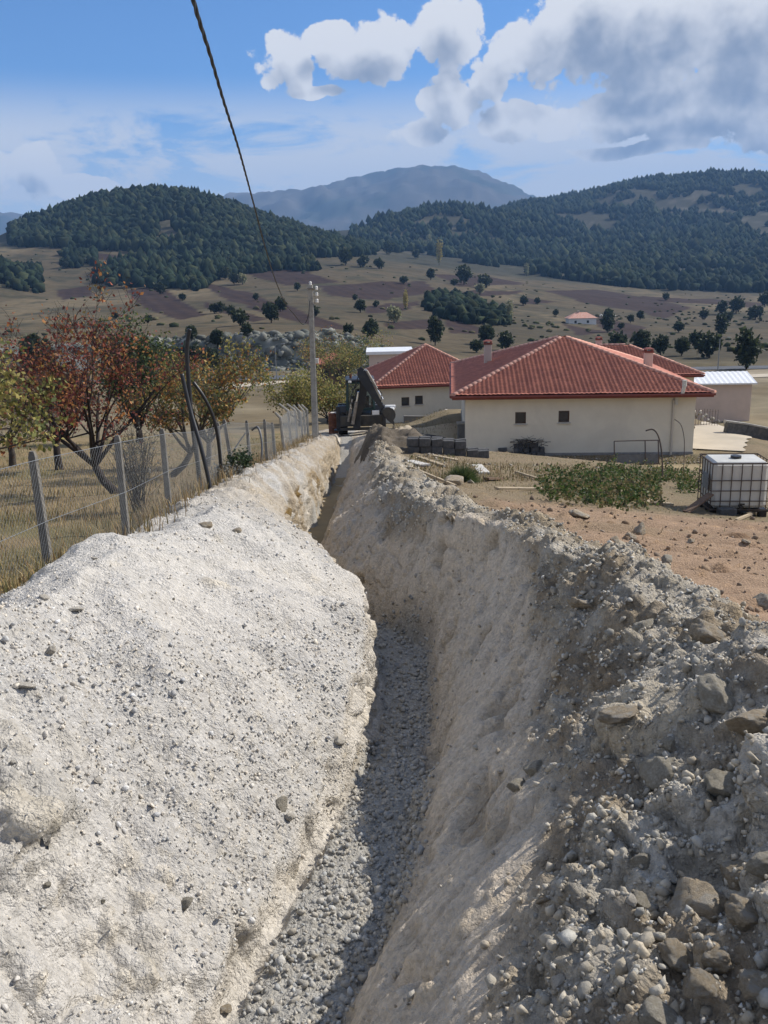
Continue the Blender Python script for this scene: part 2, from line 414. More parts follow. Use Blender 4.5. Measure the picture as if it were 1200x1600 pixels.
mat('white_plate', (0.75, 0.75, 0.73), 0.5, 0.1, 5)
mat('rust', (0.16, 0.065, 0.038), 0.85, 0.4, 10, 0.5, 50, color2=(0.24, 0.11, 0.06))
mat('rebar', (0.10, 0.075, 0.06), 0.8, 0.3, 20)
mat('timber', (0.44, 0.355, 0.24), 0.85, 0.25, 5, 0.4, 40, color2=(0.33, 0.27, 0.19), streak=(1, 6, 6))
mat('timber_dark', (0.16, 0.105, 0.07), 0.85, 0.3, 5, 0.4, 40, streak=(1, 6, 6))
mat('asphalt', (0.085, 0.09, 0.10), 0.9, 0.2, 0.5, 0.2, 20)
mat('dirt_track', (0.46, 0.40, 0.31), 0.95, 0.15, 0.6, 0.3, 10)
mat('porcelain', (0.70, 0.68, 0.64), 0.25, 0.05, 5, spec=0.5)
# ------------------------------------------------------------------ ground heights
def sm(x, a, b):
    t = np.clip((x-a)/(b-a), 0, 1); return t*t*(3-2*t)
def zbase(x, y):
    x = np.asarray(x, float); y = np.asarray(y, float)
    z = np.interp(y, [-60, 64, 90, 135, 400], [5.85, -10.27, -12.6, -14.4, -14.4])
    z = z - 0.12*(np.clip(x, 1.5, 14)-1.5)*np.interp(y, [0, 60, 110], [1, 1, 0])
    w = sm(x, 0.5, 4.5)*(1-sm(x, 17, 24))*sm(y, 34.5, 40.2)*(1-sm(y, 57, 63))     # levelled plot of the near house
    return z*(1-w) + (-8.35)*w
def hit(px, py, off=0.0):
    d = ray(px, py); lo, hi = 0.4, 400.0
    for _ in range(50):
        m = (lo+hi)/2
        if d[2]*m > float(zbase(d[0]*m, m))+off: lo = m
        else: hi = m
    return d*lo
def G(x, y): return float(zbase(x, y))

# ------------------------------------------------------------------ trench and spoil profile, across x for each y
YT = [-1, 2, 3.8, 4.8, 5.6, 6.6, 7.4, 9, 10.5, 12.3, 13.6, 18, 24, 35, 40, 42.5]
FL = [-1.9, -1.20, -.80, -.60, -.42, -.28, -.12, -.06, -.25, -.85, -1.45, -1.85, -1.85, -1.95, -2.0, -2.0]
FR = [-1.2, -.6, -.16, .08, .2, .30, .40, .48, .40, -.20, -.95, -1.45, -1.42, -1.5, -1.5, -1.5]
DP = [1.15]*8+[1.2, 1.3, 1.4, 1.45, 1.4, 1.3, 1.1, 0.0]
LO = [-1.0, -1.0, -.95, -.92, -.88, -.72, -.5, -.36, -.27, -.15, -.12, -.18, -.18, -.15, -.1, 0]
CLX = [-3.2, -2.9, -2.6, -2.5, -2.45, -2.4, -2.35, -2.3, -2.3, -2.4, -2.5, -2.6, -2.65, -2.7, -2.7, -2.7]
CLH = [.45, .5, .55, .6, .62, .62, .60, .57, .52, .48, .44, .36, .28, .18, .1, 0]
CRX = [1.5, 1.75, 2.0, 2.1, 2.0, 1.95, 1.85, 1.55, 1.3, .9, .75, .38, .1, -.3, -.4, -.4]
CRH = [.30, .56, .68, .62, .54, .54, .54, .50, .46, .42, .38, .30, .22, .20, .20, .1]
def ctl(y):
    g = lambda a: np.interp(y, YT, a)
    fl, fr, dp, lo = g(FL), g(FR), g(DP), g(LO)
    lx = fl-np.interp(y, [3, 8, 14], [.05, .10, .14]); cx, ch = g(CLX), g(CLH); rx, rh = g(CRX), g(CRH)
    k = np.interp(y, [2, 4, 6, 9], [.28, .34, .48, .60]); sx = fr+(rx-fr)*k; sh = -dp+(rh+dp)*(k+.15)
    return dict(toeL=cx-.95-.5*ch, cL=cx, hL=ch, lip=lx, lo=lo, fl=fl, fr=fr, dp=dp, sx=sx, sh=sh, cR=rx, hR=rh, toeR=rx+.35+1.5*rh)
def prof_row(y, xs, wob=0.0):
    c = ctl(y); c['lo'] = max(c['lo']+wob*(1 if y < 11 else .4), -c['dp']+.06); c['lip'] = c['lip']-.10*wob
    mx = c['lip']+(c['cL']-c['lip'])*.45; mh = c['lo']+(c['hL']-c['lo'])*.56
    X = [c['toeL']-.4, c['toeL'], c['cL']-.3, c['cL']+.1, mx, c['lip'], c['fl'], c['fr'], c['fr']+.30*(c['sx']-c['fr']), c['sx'], c['cR']-.25, c['cR']+.15, c['toeR'], c['toeR']+.5]
    Z = [0, 0.02*c['hL'], c['hL']*.93, c['hL'], mh, c['lo'], -c['dp'], -c['dp'], -c['dp']+.42*(c['sh']+c['dp']), c['sh'], c['hR']*.97, c['hR'], 0.04*c['hR'], 0]
    return np.interp(xs, X, Z)

def near_sheet():
    ys = [-0.6]
    while ys[-1] < 51.5: ys.append(ys[-1]+0.0045*(max(ys[-1], 0)+1.0))
    ys = np.array(ys); NR = len(ys); NC = 500
    Xg = np.zeros((NR, NC)); Zr = np.zeros((NR, NC))
    for j, y in enumerate(ys):
        w = 0.58*(y+2.3)
        xf = np.linspace(-w, w, 3000)
        n = 0.10*vnoise2(xf*0.9, np.full_like(xf, y*0.9), 3)+0.05*vnoise2(xf*2.7, np.full_like(xf, y*2.2), 4)
        zf = prof_row(y, xf+n*np.interp(y, [0, 3, 6], [.5, .8, 1]), .22*vnoise2(np.array([y*1.7]), np.array([.5]), 6)[0]+.10*vnoise2(np.array([y*5.1]), np.array([.5]), 7)[0])
        k = max(3, int(0.05/(xf[1]-xf[0]))); ker = np.hanning(2*k+3); ker /= ker.sum()
        zf = np.convolve(np.pad(zf, k+1, mode='edge'), ker, mode='valid')
        c = ctl(y)
        dens = np.where((xf > c['toeL']-.6) & (xf < c['toeR']+.4), 1.0, 0.34)
        ds = np.sqrt(np.diff(xf)**2+(0.8*np.diff(zf))**2)*(dens[1:]+dens[:-1])/2
        s = np.concatenate([[0], np.cumsum(ds)]); s /= s[-1]
        xs = np.interp(np.linspace(0, 1, NC), s, xf)
        Xg[j] = xs; Zr[j] = np.interp(xs, xf, zf)
    # keep the columns smooth from row to row
    Yg = np.repeat(ys[:, None], NC, 1)
    X = Xg.ravel(); Y = Yg.ravel(); Z = zbase(X, Y)+Zr.ravel()
    C = {k: np.repeat(np.asarray([ctl(y)[k] for y in ys])[:, None], NC, 1).ravel() for k in ctl(1.0)}
    bw = np.interp(Y, [0, 5, 30], [.06, .10, .2])
    wob = 0.10*vnoise2(X*1.3, Y*1.3, 21)
    xw = X+wob
    inL = sm(xw, C['toeL']-bw, C['toeL']+.3)*(1-sm(xw, C['lip']-.04, C['lip']+.04))
    cutL = sm(X, C['lip']-.03, C['lip']+.02)*(1-sm(X, C['fl']-.02, C['fl']+.05))
    flo = sm(X, C['fl'], C['fl']+.06)*(1-sm(xw, C['fr']-.05, C['fr']+.12))
    sc_edge = C['sx']+0.18*vnoise2(X*0.9, Y*0.6, 31)+.15
    wallR = sm(xw, C['fr']-.05, C['fr']+.12)*(1-sm(xw, sc_edge-.15, sc_edge+.2))
    inR = sm(xw, sc_edge-.15, sc_edge+.2)*(1-sm(xw, C['toeR']-.35, C['toeR']+bw))
    fade_end = 1-sm(Y, 40, 43)
    rest = np.clip(1-inL-cutL-flo-wallR-inR, 0, 1); ins = (X > C['toeL']+.45) & (X < C['toeR']-.5) & (Y < 41)
    inL = inL+rest*(ins & (X < C['lip']+.02)); cutL = cutL+rest*(ins & (X >= C['lip']+.02) & (X < C['fl']+.03)); flo = flo+rest*(ins & (X >= C['fl']+.03) & (X < C['fr'])); wallR = wallR+rest*(ins & (X >= C['fr']))
    flat = rest*(~ins)
    orch = flat*(X < C['cL']); yard = flat*(X >= C['cL'])
    # broad lumps
    P = np.stack([X, Y, Z], 1)
    big = fbm2(X*0.75, Y*0.75, 3, 41)
    mid = fbm2(X*2.6, Y*2.6, 3, 47)
    ridge = 1-np.abs(fbm2(X*.55+Y*.25, Y*.85-X*.9, 3, 43))*3
    Z = Z+inL*(.11*big+.06*mid+.09*np.clip(ridge, -.5, 1))+inR*(.17*big+.13*mid)*np.interp(Y, [0, 3, 30], [.6, 1, 1.4])+flo*(.035*big+.03*mid)+(orch+yard)*(.05*big+.02*mid)
    # ruts and tracks in the red soil strip
    red = yard*sm(X, 1.0, 2.2)*sm(Y, 6, 8)*(1-sm(Y, 15.5, 17.5))
    rut = np.sin(Y*9.2+0.55*X+1.6*vnoise2(X*.5, Y*.5, 55))*0.5+np.sin(Y*5.1-.2*X+2.0)*0.5
    Z = Z+red*(.065*rut+.03*mid)
    gx = np.gradient(Z.reshape(NR, NC), axis=1).ravel(); P = np.stack([X, Y, Z], 1).reshape(NR, NC, 3)
    tu = np.gradient(P, axis=1); tv = np.gradient(P, axis=0)
    nrm = np.cross(tu, tv); nrm /= np.linalg.norm(nrm, axis=2, keepdims=True)+1e-9
    nrm = nrm.reshape(-1, 3); P = P.reshape(-1, 3)
    disp = np.zeros(len(P)); sid = np.full(len(P), -1.0); shs = np.zeros(len(P))
    w1 = np.stack([vnoise3(P*9.0, 171+k) for k in range(3)], 1); w2 = np.stack([vnoise3(P*31.0, 181+k) for k in range(3)], 1)
    def stones(mask, cell, seed, fill, amp=1.0, rmin=.25, rmax=.62, ymax=60):
        sel = np.nonzero((mask > 0.05) & (Y < ymax))[0]
        if len(sel) == 0: return
        h, i = stones3(P[sel]+(w1[sel]*.30*min(cell, .25) if cell > .09 else 0)+w2[sel]*.22*min(cell, .09), cell, seed, fill, rmin, rmax)
        h = h*mask[sel]*amp
        hit_ = h > shs[sel]*0.9+0.001
        disp[sel] = np.maximum(disp[sel], h); 
        s2 = sel[hit_]; sid[s2] = i[hit_]; shs[s2] = h[hit_]
    grav = sm(fbm2(X*.55+3, Y*.40, 3, 61)+.15*mid, -.22, .22)
    grav = np.clip(grav+sm(Y, 3.2, 2.2)*0.2, 0, 1)
    clod = sm(fbm2(X*.9, Y*.7, 3, 66), -.35, .25)
    roughend = sm(-Y-.5*fbm2(X*2, Y*2, 2, 68)-.25*(X+1.5), -4.9, -3.4)*inL                                # torn clay at the near end of the white bank
    stones(inL*(.25+.75*grav), .12, 101, .13, .55, ymax=30); stones(inL*.8, .30, 100, .05, .35, ymax=20)
    stones(inL*(.15+.85*grav), .052, 102, .45, .8, ymax=16)
    stones(inL*(.3+.7*grav), .028, 103, .8, .9, ymax=7)
    stones(roughend, .22, 104, .6, .6, ymax=6)
    stones(flo, .085, 105, .35, .8, ymax=30); stones(flo, .048, 106, .9, .95, ymax=14); stones(flo, .028, 107, .8, .9, ymax=6)
    stones(inR*clod, .42, 128, .42, .8); stones(inR*(.35+.65*clod), .20, 109, .7, .95); stones(inR, .10, 110, .8, 1.0, ymax=30)
    stones(inR, .052, 111, .75, .95, ymax=14); stones(inR, .028, 112, .7, .9, ymax=6)
    stones(wallR*.6, .14, 113, .09, .6, ymax=25); stones(wallR*.7, .05, 114, .16, .6, ymax=12)
    stones(red, .22, 115, .14, .7, ymax=20); stones(yard, .13, 116, .12, .7)
    stones(cutL, .16, 117, .25, .5); fL = sm(Y, 10.5, 15)
    stones((inL+cutL)*fL, .30, 118, .3, .35); stones((inL+cutL)*fL, .12, 119, .6, .7)
    # scraped wall: drag marks and hollows
    st = fbm3(np.stack([P[:, 1]*1.2+P[:, 2]*1.1, P[:, 2]*1.5, P[:, 1]*6.5-P[:, 2]*5.0], 1), 4, 71, .6)
    hol = fbm3(P*np.array([2.2, 2.2, 2.6]), 3, 75)
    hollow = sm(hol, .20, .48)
    groove = np.abs(fbm3(np.stack([P[:, 1]*.8+P[:, 2]*.7, P[:, 0]*.8, P[:, 1]*4.2-P[:, 2]*3.0], 1), 3, 73, .5))
    disp += wallR*(.05*st-.06*sm(.14-groove, 0, .14)-.085*hollow*np.interp(Y, [3, 7, 16], [.3, 1, 1.4]))
    disp += cutL*(.07*fbm3(P*np.array([4, 4, 7.]), 4, 77)-.08*hollow)
    fine = fbm3(P*14.0, 3, 81, .6)
    disp += (inL*.012+inR*.022+flo*.01+wallR*.006+yard*.012+orch*.01)*fine
    lumps = fbm3(P*np.array([5.0, 5.0, 5.0]), 3, 83, .55)
    lumps2 = fbm3(P*np.array([3.2, 3.2, 4.0]), 2, 87, .45)
    crev = sm(.10-np.abs(fbm3(P*np.array([2.6, 2.6, 2.6]), 2, 85)), 0, .10)
    farL = sm(Y, 11, 17)
    disp += inR*(.07*lumps-.07*crev*clod)+inL*(.035+.04*farL)*lumps+roughend*(.15*np.abs(lumps2)-.05*crev)+cutL*(.05+.06*farL)*lumps-cutL*.06*crev-wallR*.05*crev*sm(Y, 6, 12)
    disp *= fade_end*.999+.001
    P = P+nrm*disp[:, None]
    # ---- albedo
    def mixc(c, col, w): return c*(1-w[:, None])+np.asarray(col)*w[:, None]
    n1 = fbm2(X*.5, Y*.5, 4, 91); n2 = fbm2(X*3.1, Y*3.1, 3, 95)
    c = np.tile(np.array([.25, .195, .125]), (len(P), 1))
    c = mixc(c, (.27, .205, .115), orch); c = mixc(c, (.20, .17, .085), orch*sm(n1, .0, .4))
    c = mixc(c, (.37, .255, .17), red*.95); c = mixc(c, (.20, .165, .10), yard*sm(n1+.5*n2, -.05, .35)*.85*(1-red*.6)); c = mixc(c, (.23, .15, .10), red*sm(-rut, .1, .8)*.55)
    c = mixc(c, (.50, .41, .28), yard*sm(Y, 36, 41)*(1-sm(X, 2.5, 5))*.9)
    c = mixc(c, (.57, .54, .49), inL); c = mixc(c, (.50, .48, .445), inL*grav*.95); c = mixc(c, (.36, .335, .285), roughend*sm(n2, -.1, .4)*.9)
    c = mixc(c, (.57, .53, .465), cutL); c = mixc(c, (.34, .275, .19), (cutL+.7*inL)*sm(Y, 10, 16)*sm(n2+.6*n1, -.55, .15)*.9)
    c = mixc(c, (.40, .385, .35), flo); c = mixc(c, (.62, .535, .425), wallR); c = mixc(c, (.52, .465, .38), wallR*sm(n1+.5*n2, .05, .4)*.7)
    c = mixc(c, (.40, .365, .305), inR); c = mixc(c, (.53, .495, .43), inR*sm(n1+.35*n2, .02, .35)*.8)
    c = mixc(c, (.24, .19, .13), inR*sm(n2-.4*n1, -.10, .30)*.8); c = mixc(c, (.33, .265, .185), (inR+inL*.6)*sm(Y, 18, 30)*.6)
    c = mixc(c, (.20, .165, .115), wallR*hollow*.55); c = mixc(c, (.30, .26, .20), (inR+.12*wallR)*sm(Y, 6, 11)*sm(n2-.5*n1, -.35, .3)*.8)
    isst = (sid >= 0)*np.clip(shs/.012, 0, 1)
    tone = np.where(inL > .5, .90+.22*sid, .74+.56*sid)
    warm = (sid*7.31) % 1.0
    sc = np.stack([tone*(1+.05*warm), tone, tone*(1-.10*warm)], 1)
    sc = np.where((sid >= 0)[:, None], sc, 1.0)
    c = c*(1+(sc-1)*isst[:, None]*.75)
    c *= (1+.10*fine+.06*n2)[:, None]
    c = np.clip(c, .02, .8)
    # ---- split into the pieces of the place
    xg = X.reshape(NR, NC)
    reg = np.full(len(P), 0)
    reg[X > C['toeL']+.15] = 1; reg[X > C['lip']] = 2; reg[xw > sc_edge] = 3; reg[X > C['toeR']-.15] = 4
    reg[(reg > 0) & (reg < 4) & (Y > 41.5)] = 4
    rq = reg.reshape(NR, NC)[:-1, :-1].ravel()
    idx = np.arange(NR*NC).reshape(NR, NC)
    Q = np.stack([idx[:-1, :-1], idx[:-1, 1:], idx[1:, 1:], idx[1:, :-1]], -1).reshape(-1, 4)
    names = ['orchard_ground', 'pale_spoil_bank', 'trench', 'clod_spoil_bank', 'yard_ground']
    labels = ['dry grassy orchard ground behind the wire fence', 'pale gravelly spoil bank between trench and wire fence',
              'freshly dug trench with gravel floor and scraped clay side', 'bank of grey clods and stones between trench and building yard',
              'bare reddish and straw coloured yard ground in front of the cream house']
    res = {}
    for k in range(5):
        q = Q[rq == k]; u, inv = np.unique(q, return_inverse=True)
        me = raw_mesh(names[k], P[u], quads=inv.reshape(-1, 4), smooth=True, col=c[u])
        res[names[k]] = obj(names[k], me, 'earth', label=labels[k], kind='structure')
    return dict(P=P.reshape(NR, NC, 3), N=nrm.reshape(NR, NC, 3), ys=ys, inL=inL.reshape(NR, NC), inR=inR.reshape(NR, NC), flo=flo.reshape(NR, NC),
                clod=clod.reshape(NR, NC), wall=wallR.reshape(NR, NC), grav=grav.reshape(NR, NC), yard=yard.reshape(NR, NC), red=red.reshape(NR, NC), obj=res)
NEAR = near_sheet()

def ground_hit(px, py):
    """point of the finished near ground that a pixel of the photograph shows"""
    d = ray(px, py); ys = NEAR['ys']; P = NEAR['P']; prev = None
    for j in range(20, len(ys), 2):
        y = ys[j]; x = d[0]*y; row = P[j]
        z = np.interp(x, row[:, 0], row[:, 2])
        if d[2]*y <= z: return np.array([x, y, z])
    return hit(px, py)
def GZ(x, y):
    j = min(max(np.searchsorted(NEAR['ys'], y), 1), len(NEAR['ys'])-1)
    if y > 50.5: return G(x, y)
    row = NEAR['P'][j]
    if x < row[0, 0] or x > row[-1, 0]: return G(x, y)
    return float(np.interp(x, row[:, 0], row[:, 2]))

# ------------------------------------------------------------------ far terrain
PXC = np.array([-400, -200, 0, 100, 200, 300, 400, 500, 560, 600, 700, 800, 900, 1000, 1100, 1200, 1400, 1650])
FAR_ROWS = [
 (146, [580]*18),
 (152, [560, 560, 545, 540, 535, 530, 524, 520, 530, 545, 562, 566, 568, 568, 566, 566, 566, 566]),
 (220, [540, 540, 520, 518, 512, 505, 502, 502, 506, 512, 528, 535, 540, 540, 540, 540, 540, 540]),
 (320, [500, 500, 490, 482, 478, 475, 471, 473, 476, 479, 490, 500, 508, 510, 512, 515, 515, 515]),
 (400, [430, 430, 440, 462, 460, 455, 452, 452, 455, 460, 470, 482, 490, 494, 498, 500, 500, 500]),
 (450, [370, 372, 402, 446, 440, 437, 434, 434, 436, 440, 452, 464, 475, 481, 485, 487, 487, 487]),
 (520, [380, 385, 415, 425, 420, 418, 418, 420, 422, 425, 438, 449, 461, 468, 472, 474, 474, 474]),
 (600, [400, 400, 393, 390, 395, 401, 404, 406, 408, 412, 425, 437, 449, 457, 460, 462, 462, 462]),
 (700, [395, 393, 385, 370, 352, 344, 356, 382, 396, 405, 418, 430, 440, 446, 448, 449, 449, 449]),
 (820, [395, 392, 382, 342, 311, 305, 333, 368, 388, 396, 410, 419, 426, 429, 427, 424, 420, 420]),
 (1000, [400, 398, 395, 395, 385, 378, 382, 385, 386, 386, 392, 402, 404, 400, 394, 388, 380, 375]),
 (1300, [402, 402, 402, 402, 402, 402, 395, 380, 364, 350, 327, 340, 358, 358, 350, 343, 336, 332]),
 (1800, [405, 405, 405, 405, 405, 405, 402, 398, 392, 386, 366, 336, 308, 288, 277, 281, 292, 300]),
 (2400, [408, 408, 408, 408, 408, 408, 406, 405, 404, 402, 398, 385, 360, 345, 335, 335, 340, 345]),
 (3300, [405, 405, 400, 402, 402, 400, 396, 392, 388, 385, 380, 380, 385, 392, 396, 400, 400, 400]),
 (5200, [360, 356, 346, 350, 360, 336, 306, 305, 299, 288, 262, 308, 336, 350, 355, 355, 355, 350]),
 (6400, [400]*18),
]
def far_terrain():
    U0 = (np.linspace(-420, 1670, 360)-600)/F_PX
    D = np.concatenate([np.linspace(50.6, 140, 50), np.linspace(141, 156, 34), np.linspace(158, 660, 215), np.geomspace(666, 2500, 150), np.geomspace(2550, 6400, 70)])
    Z = np.zeros((len(D), len(U0)))
    tabD = np.array([135.0]+[r[0] for r in FAR_ROWS])
    tab = np.zeros((len(tabD), len(U0))); pxu = 600+U0*F_PX
    tab[0] = -14.4
    for k, (d, py) in enumerate(FAR_ROWS):
        pyi = np.interp(pxu, PXC, py)
        ker = np.hanning(25); ker /= ker.sum(); pyi = np.convolve(np.pad(pyi, 12, mode='edge'), ker, 'valid')
        tab[k+1] = np.array([ray(600+F_PX*u, p)[2]*d for u, p in zip(U0, pyi)])
    ld = np.log(D); lt = np.log(tabD)
    # monotone cubic in log distance
    h = np.diff(lt); dl = np.diff(tab, axis=0)/h[:, None]; m = np.zeros_like(tab)
    m[1:-1] = np.where(dl[:-1]*dl[1:] > 0, 2*dl[:-1]*dl[1:]/(dl[:-1]+dl[1:]+1e-12), 0)
    for i, L in enumerate(ld):
        if D[i] <= 135: continue
        k = min(np.searchsorted(lt, L)-1, len(lt)-2); t = (L-lt[k])/h[k]
        Z[i] = (2*t**3-3*t**2+1)*tab[k]+(t**3-2*t**2+t)*h[k]*m[k]+(-2*t**3+3*t**2)*tab[k+1]+(t**3-t**2)*h[k]*m[k+1]
    X = U0[None, :]*D[:, None]; Y = np.repeat(D[:, None], len(U0), 1)
    nb = zbase(X, Y)-0.06
    Z = np.where(Y <= 135, nb, Z)
    # relief
    xf, yf = X.ravel(), Y.ravel(); px0, py0 = 600+F_PX*xf/yf, None
    relief = fbm2(xf*.012, yf*.012, 4, 131)*np.interp(yf, [140, 170, 500, 900, 2400], [0, .5, 1.6, 6, 16])
    relief += fbm2(xf*.06, yf*.06, 3, 135)*np.interp(yf, [140, 160, 600], [0, .35, .6])
    gul = np.abs(fbm2(xf*.0022+.3, yf*.0012, 4, 141))
    rid = 1-np.abs(fbm2(xf*.0018, yf*.0018, 5, 143, .55))*2
    relief += np.interp(yf, [2600, 4000, 5600], [0, 1, 1])*(rid*45-gul*60+28*(1-2*np.abs(fbm2(xf*.006, yf*.005, 4, 147, .6)))-14)
    bank = sm(yf, 143, 147)*(1-sm(yf, 152, 155))*(1-sm(px0, 590, 640))
    p3 = np.stack([xf, yf, Z.ravel()], 1)
    relief += bank*(fbm3(p3*np.array([.35, .5, .5]), 4, 145, .6)*1.3)
    # terraces on the field slope
    fld = sm(yf, 165, 200)*(1-sm(yf, 560, 640))
    relief += fld*.5*np.abs(np.sin(yf*.055+fbm2(xf*.01, yf*.01, 2, 149)*3))
    Z = Z+relief.reshape(Z.shape)
    P = np.stack([X, Y, Z], -1).reshape(-1, 3)
    px, py = proj(P)
    def inside(poly):
        inn = np.zeros(len(px), bool); n = len(poly); wx = px+5*vnoise2(xf*.05, yf*.05, 161); wy = py+2.0*vnoise2(xf*.05, yf*.05, 162)
        for i in range(n):
            x1, y1 = poly[i]; x2, y2 = poly[(i+1) % n]
            cnd = ((y1 > wy) != (y2 > wy)) & (wx < (x2-x1)*(wy-y1)/(y2-y1+1e-9)+x1)
            inn ^= cnd
        return inn
    n1 = fbm2(xf*.012, yf*.02, 4, 151); n2 = fbm2(xf*.10, yf*.10, 4, 155); n3 = fbm2(xf*.02, yf*.006+.1*n1, 3, 157)
    def mixc(c, col, w): return c*(1-w[:, None])+np.asarray(col)*w[:, None]
    c = np.tile(np.array([.15, .118, .07]), (len(P), 1))
    c = mixc(c, (.235, .185, .108), sm(n3, .0, .35)); c = mixc(c, (.105, .088, .052), sm(n1, .08, .4)*.8); c = mixc(c, (.085, .08, .048), sm(n2, .05, .4)*.8)
    ter = np.sin(yf*.055+fbm2(xf*.01, yf*.01, 2, 149)*3); c = mixc(c, (.075, .07, .04), sm(.16-np.abs(ter), 0, .14)*(yf > 160)*sm(n2, -.35, .1)*.75)
    lowr = sm(px, 700, 830)*sm(py, 482, 505)*(py < 600)
    c = mixc(c, (.105, .088, .056), lowr*.65*sm(n1+n2, -.4, .3))
    field = np.zeros(len(P))
    for poly in ([(200, 455), (250, 447), (320, 492), (277, 500), (225, 482)], [(310, 442), (380, 455), (560, 515), (510, 514), (400, 484), (340, 462)],
                 [(383, 420), (430, 413), (535, 440), (450, 446), (390, 431)], [(495, 447), (600, 440), (665, 440), (680, 459), (600, 468), (520, 464)],
                 [(677, 430), (757, 430), (825, 443), (720, 447)], [(816, 464), (872, 470), (816, 476)], [(848, 456), (933, 452), (1085, 481), (1040, 497), (933, 476)],
                 [(690, 480), (760, 520), (700, 520)], [(90, 455), (140, 448), (150, 462), (100, 470)], [(930, 492), (1010, 512), (990, 530), (930, 508)], [(380, 402), (470, 408), (440, 415), (390, 411)], [(690, 408), (845, 433), (760, 429)], [(560, 478), (660, 470), (640, 483), (570, 490)], [(720, 455), (820, 455), (800, 462), (730, 463)],
                 [(600, 505), (690, 498), (680, 513), (610, 514)], [(880, 505), (960, 520), (900, 523)], [(320, 470), (420, 498), (395, 503), (318, 480)], [(95, 392), (240, 404), (160, 407), (100, 400)], [(1000, 462), (1200, 474), (1190, 481), (1010, 470)]):
        field[inside(poly) & (yf > 156) & (yf < 660)] = 1
    c = mixc(c, (.062, .038, .030), field*.95)
    plo = np.sin(xf*1.1+yf*.35)*field
    c *= (1+.15*plo)[:, None]
    hill = sm(yf, 600, 680)*(1-sm(yf, 2400, 2700))
    c = mixc(c, (.065, .064, .038), hill*.85); c = mixc(c, (.17, .15, .11), hill*sm(n2+n1, .30, .6)*.75)
    c = mixc(c, (.085, .078, .07), sm(yf, 2400, 3000)*.95); c = mixc(c, (.04, .05, .04), sm(yf, 2400, 3000)*sm(fbm2(xf*.004, yf*.004, 4, 167), -.05, .25)*.8)
    c = mixc(c, (.20, .18, .16), sm(yf, 4000, 4700)*sm(fbm2(xf*.005, yf*.0025, 4, 168), .22, .5)*.5)
    c = mixc(c, (.155, .165, .145), bank*.95); c = mixc(c, (.34, .34, .31), bank*sm(fbm3(p3*.6, 3, 169), .15, .45)*.8)
    c = mixc(c, (.22, .18, .115), (yf < 140)*sm(n2, -.3, .3)*.8); c = mixc(c, (.32, .27, .20), (yf < 140)*sm(n1, .05, .4)*.8)
    c *= (1-.38*sm(yf, 150, 165)*(1-sm(yf, 2400, 2600)))[:, None]      # darkens fields and hills by one factor, short of the mountains
    idx = np.arange(len(P)).reshape(Z.shape)
    Q = np.stack([idx[:-1, :-1], idx[:-1, 1:], idx[1:, 1:], idx[1:, :-1]], -1).reshape(-1, 4)
    yq = Y[:-1, :-1].ravel()
    for nm, lo, hi, lab in (('valley_terrain', 0, 660, 'valley floor and terraced fields rising to the wooded hills'),
                            ('hills', 660, 2480, 'wooded hills with pale clearings beyond the fields'),
                            ('mountains', 2480, 9999, 'hazy blue mountain range on the skyline')):
        q = Q[(yq >= lo) & (yq < hi)]; u, inv = np.unique(q, return_inverse=True)
        obj(nm, raw_mesh(nm, P[u], quads=inv.reshape(-1, 4), smooth=True, col=np.clip(c[u], .02, .8)), 'terrain', label=lab, kind='structure')
    return U0, D, Z
FU, FD, FZ = far_terrain()
def far_z(x, y):
    x = np.asarray(x, float); y = np.asarray(y, float); u = x/y
    i = np.clip(np.searchsorted(FD, y)-1, 0, len(FD)-2); j = np.clip(np.searchsorted(FU, u)-1, 0, len(FU)-2)
    a = np.clip((y-FD[i])/(FD[i+1]-FD[i]), 0, 1); b = np.clip((u-FU[j])/(FU[j+1]-FU[j]), 0, 1)
    return (FZ[i, j]*(1-b)+FZ[i, j+1]*b)*(1-a)+(FZ[i+1, j]*(1-b)+FZ[i+1, j+1]*b)*a
def far_hit(px, py, d0=60.0):
    d = ray(px, py); ys = FD[FD > d0]
    z = far_z(d[0]*ys, ys); k = np.nonzero(d[2]*ys <= z)[0]
    y = ys[k[0]] if len(k) else ys[-1]
    return np.array([d[0]*y, y, float(far_z(d[0]*y, y))])

# surrounding land beyond the modelled wedge (behind and beside the viewer)
def surround():
    g = np.concatenate([-np.geomspace(5000, 8, 30), [0], np.geomspace(8, 5000, 30)])
    X, Y = np.meshgrid(g, g); z = np.interp(Y, [-200, -60, 64, 90, 135], [14, 5.85, -10.27, -12.6, -14.4])-1.3
    z = z-np.interp(Y, [135, 400], [0, 30])-4.0*np.exp(-((X/9)**2+((Y-3)/9)**2))
    z = np.where((np.abs(X) < 0.7*np.abs(Y)) & (Y > 45), z-6, z)
    idx = np.arange(X.size).reshape(X.shape); Q = np.stack([idx[:-1, :-1], idx[:-1, 1:], idx[1:, 1:], idx[1:, :-1]], -1).reshape(-1, 4)
    c = np.tile(np.array([.28, .22, .13]), (X.size, 1))
    obj('ground', raw_mesh('ground', np.stack([X, Y, z], -1).reshape(-1, 3), quads=Q, smooth=True, col=c), 'terrain', label='dry grassy land around the trench and valley', kind='structure')
surround()
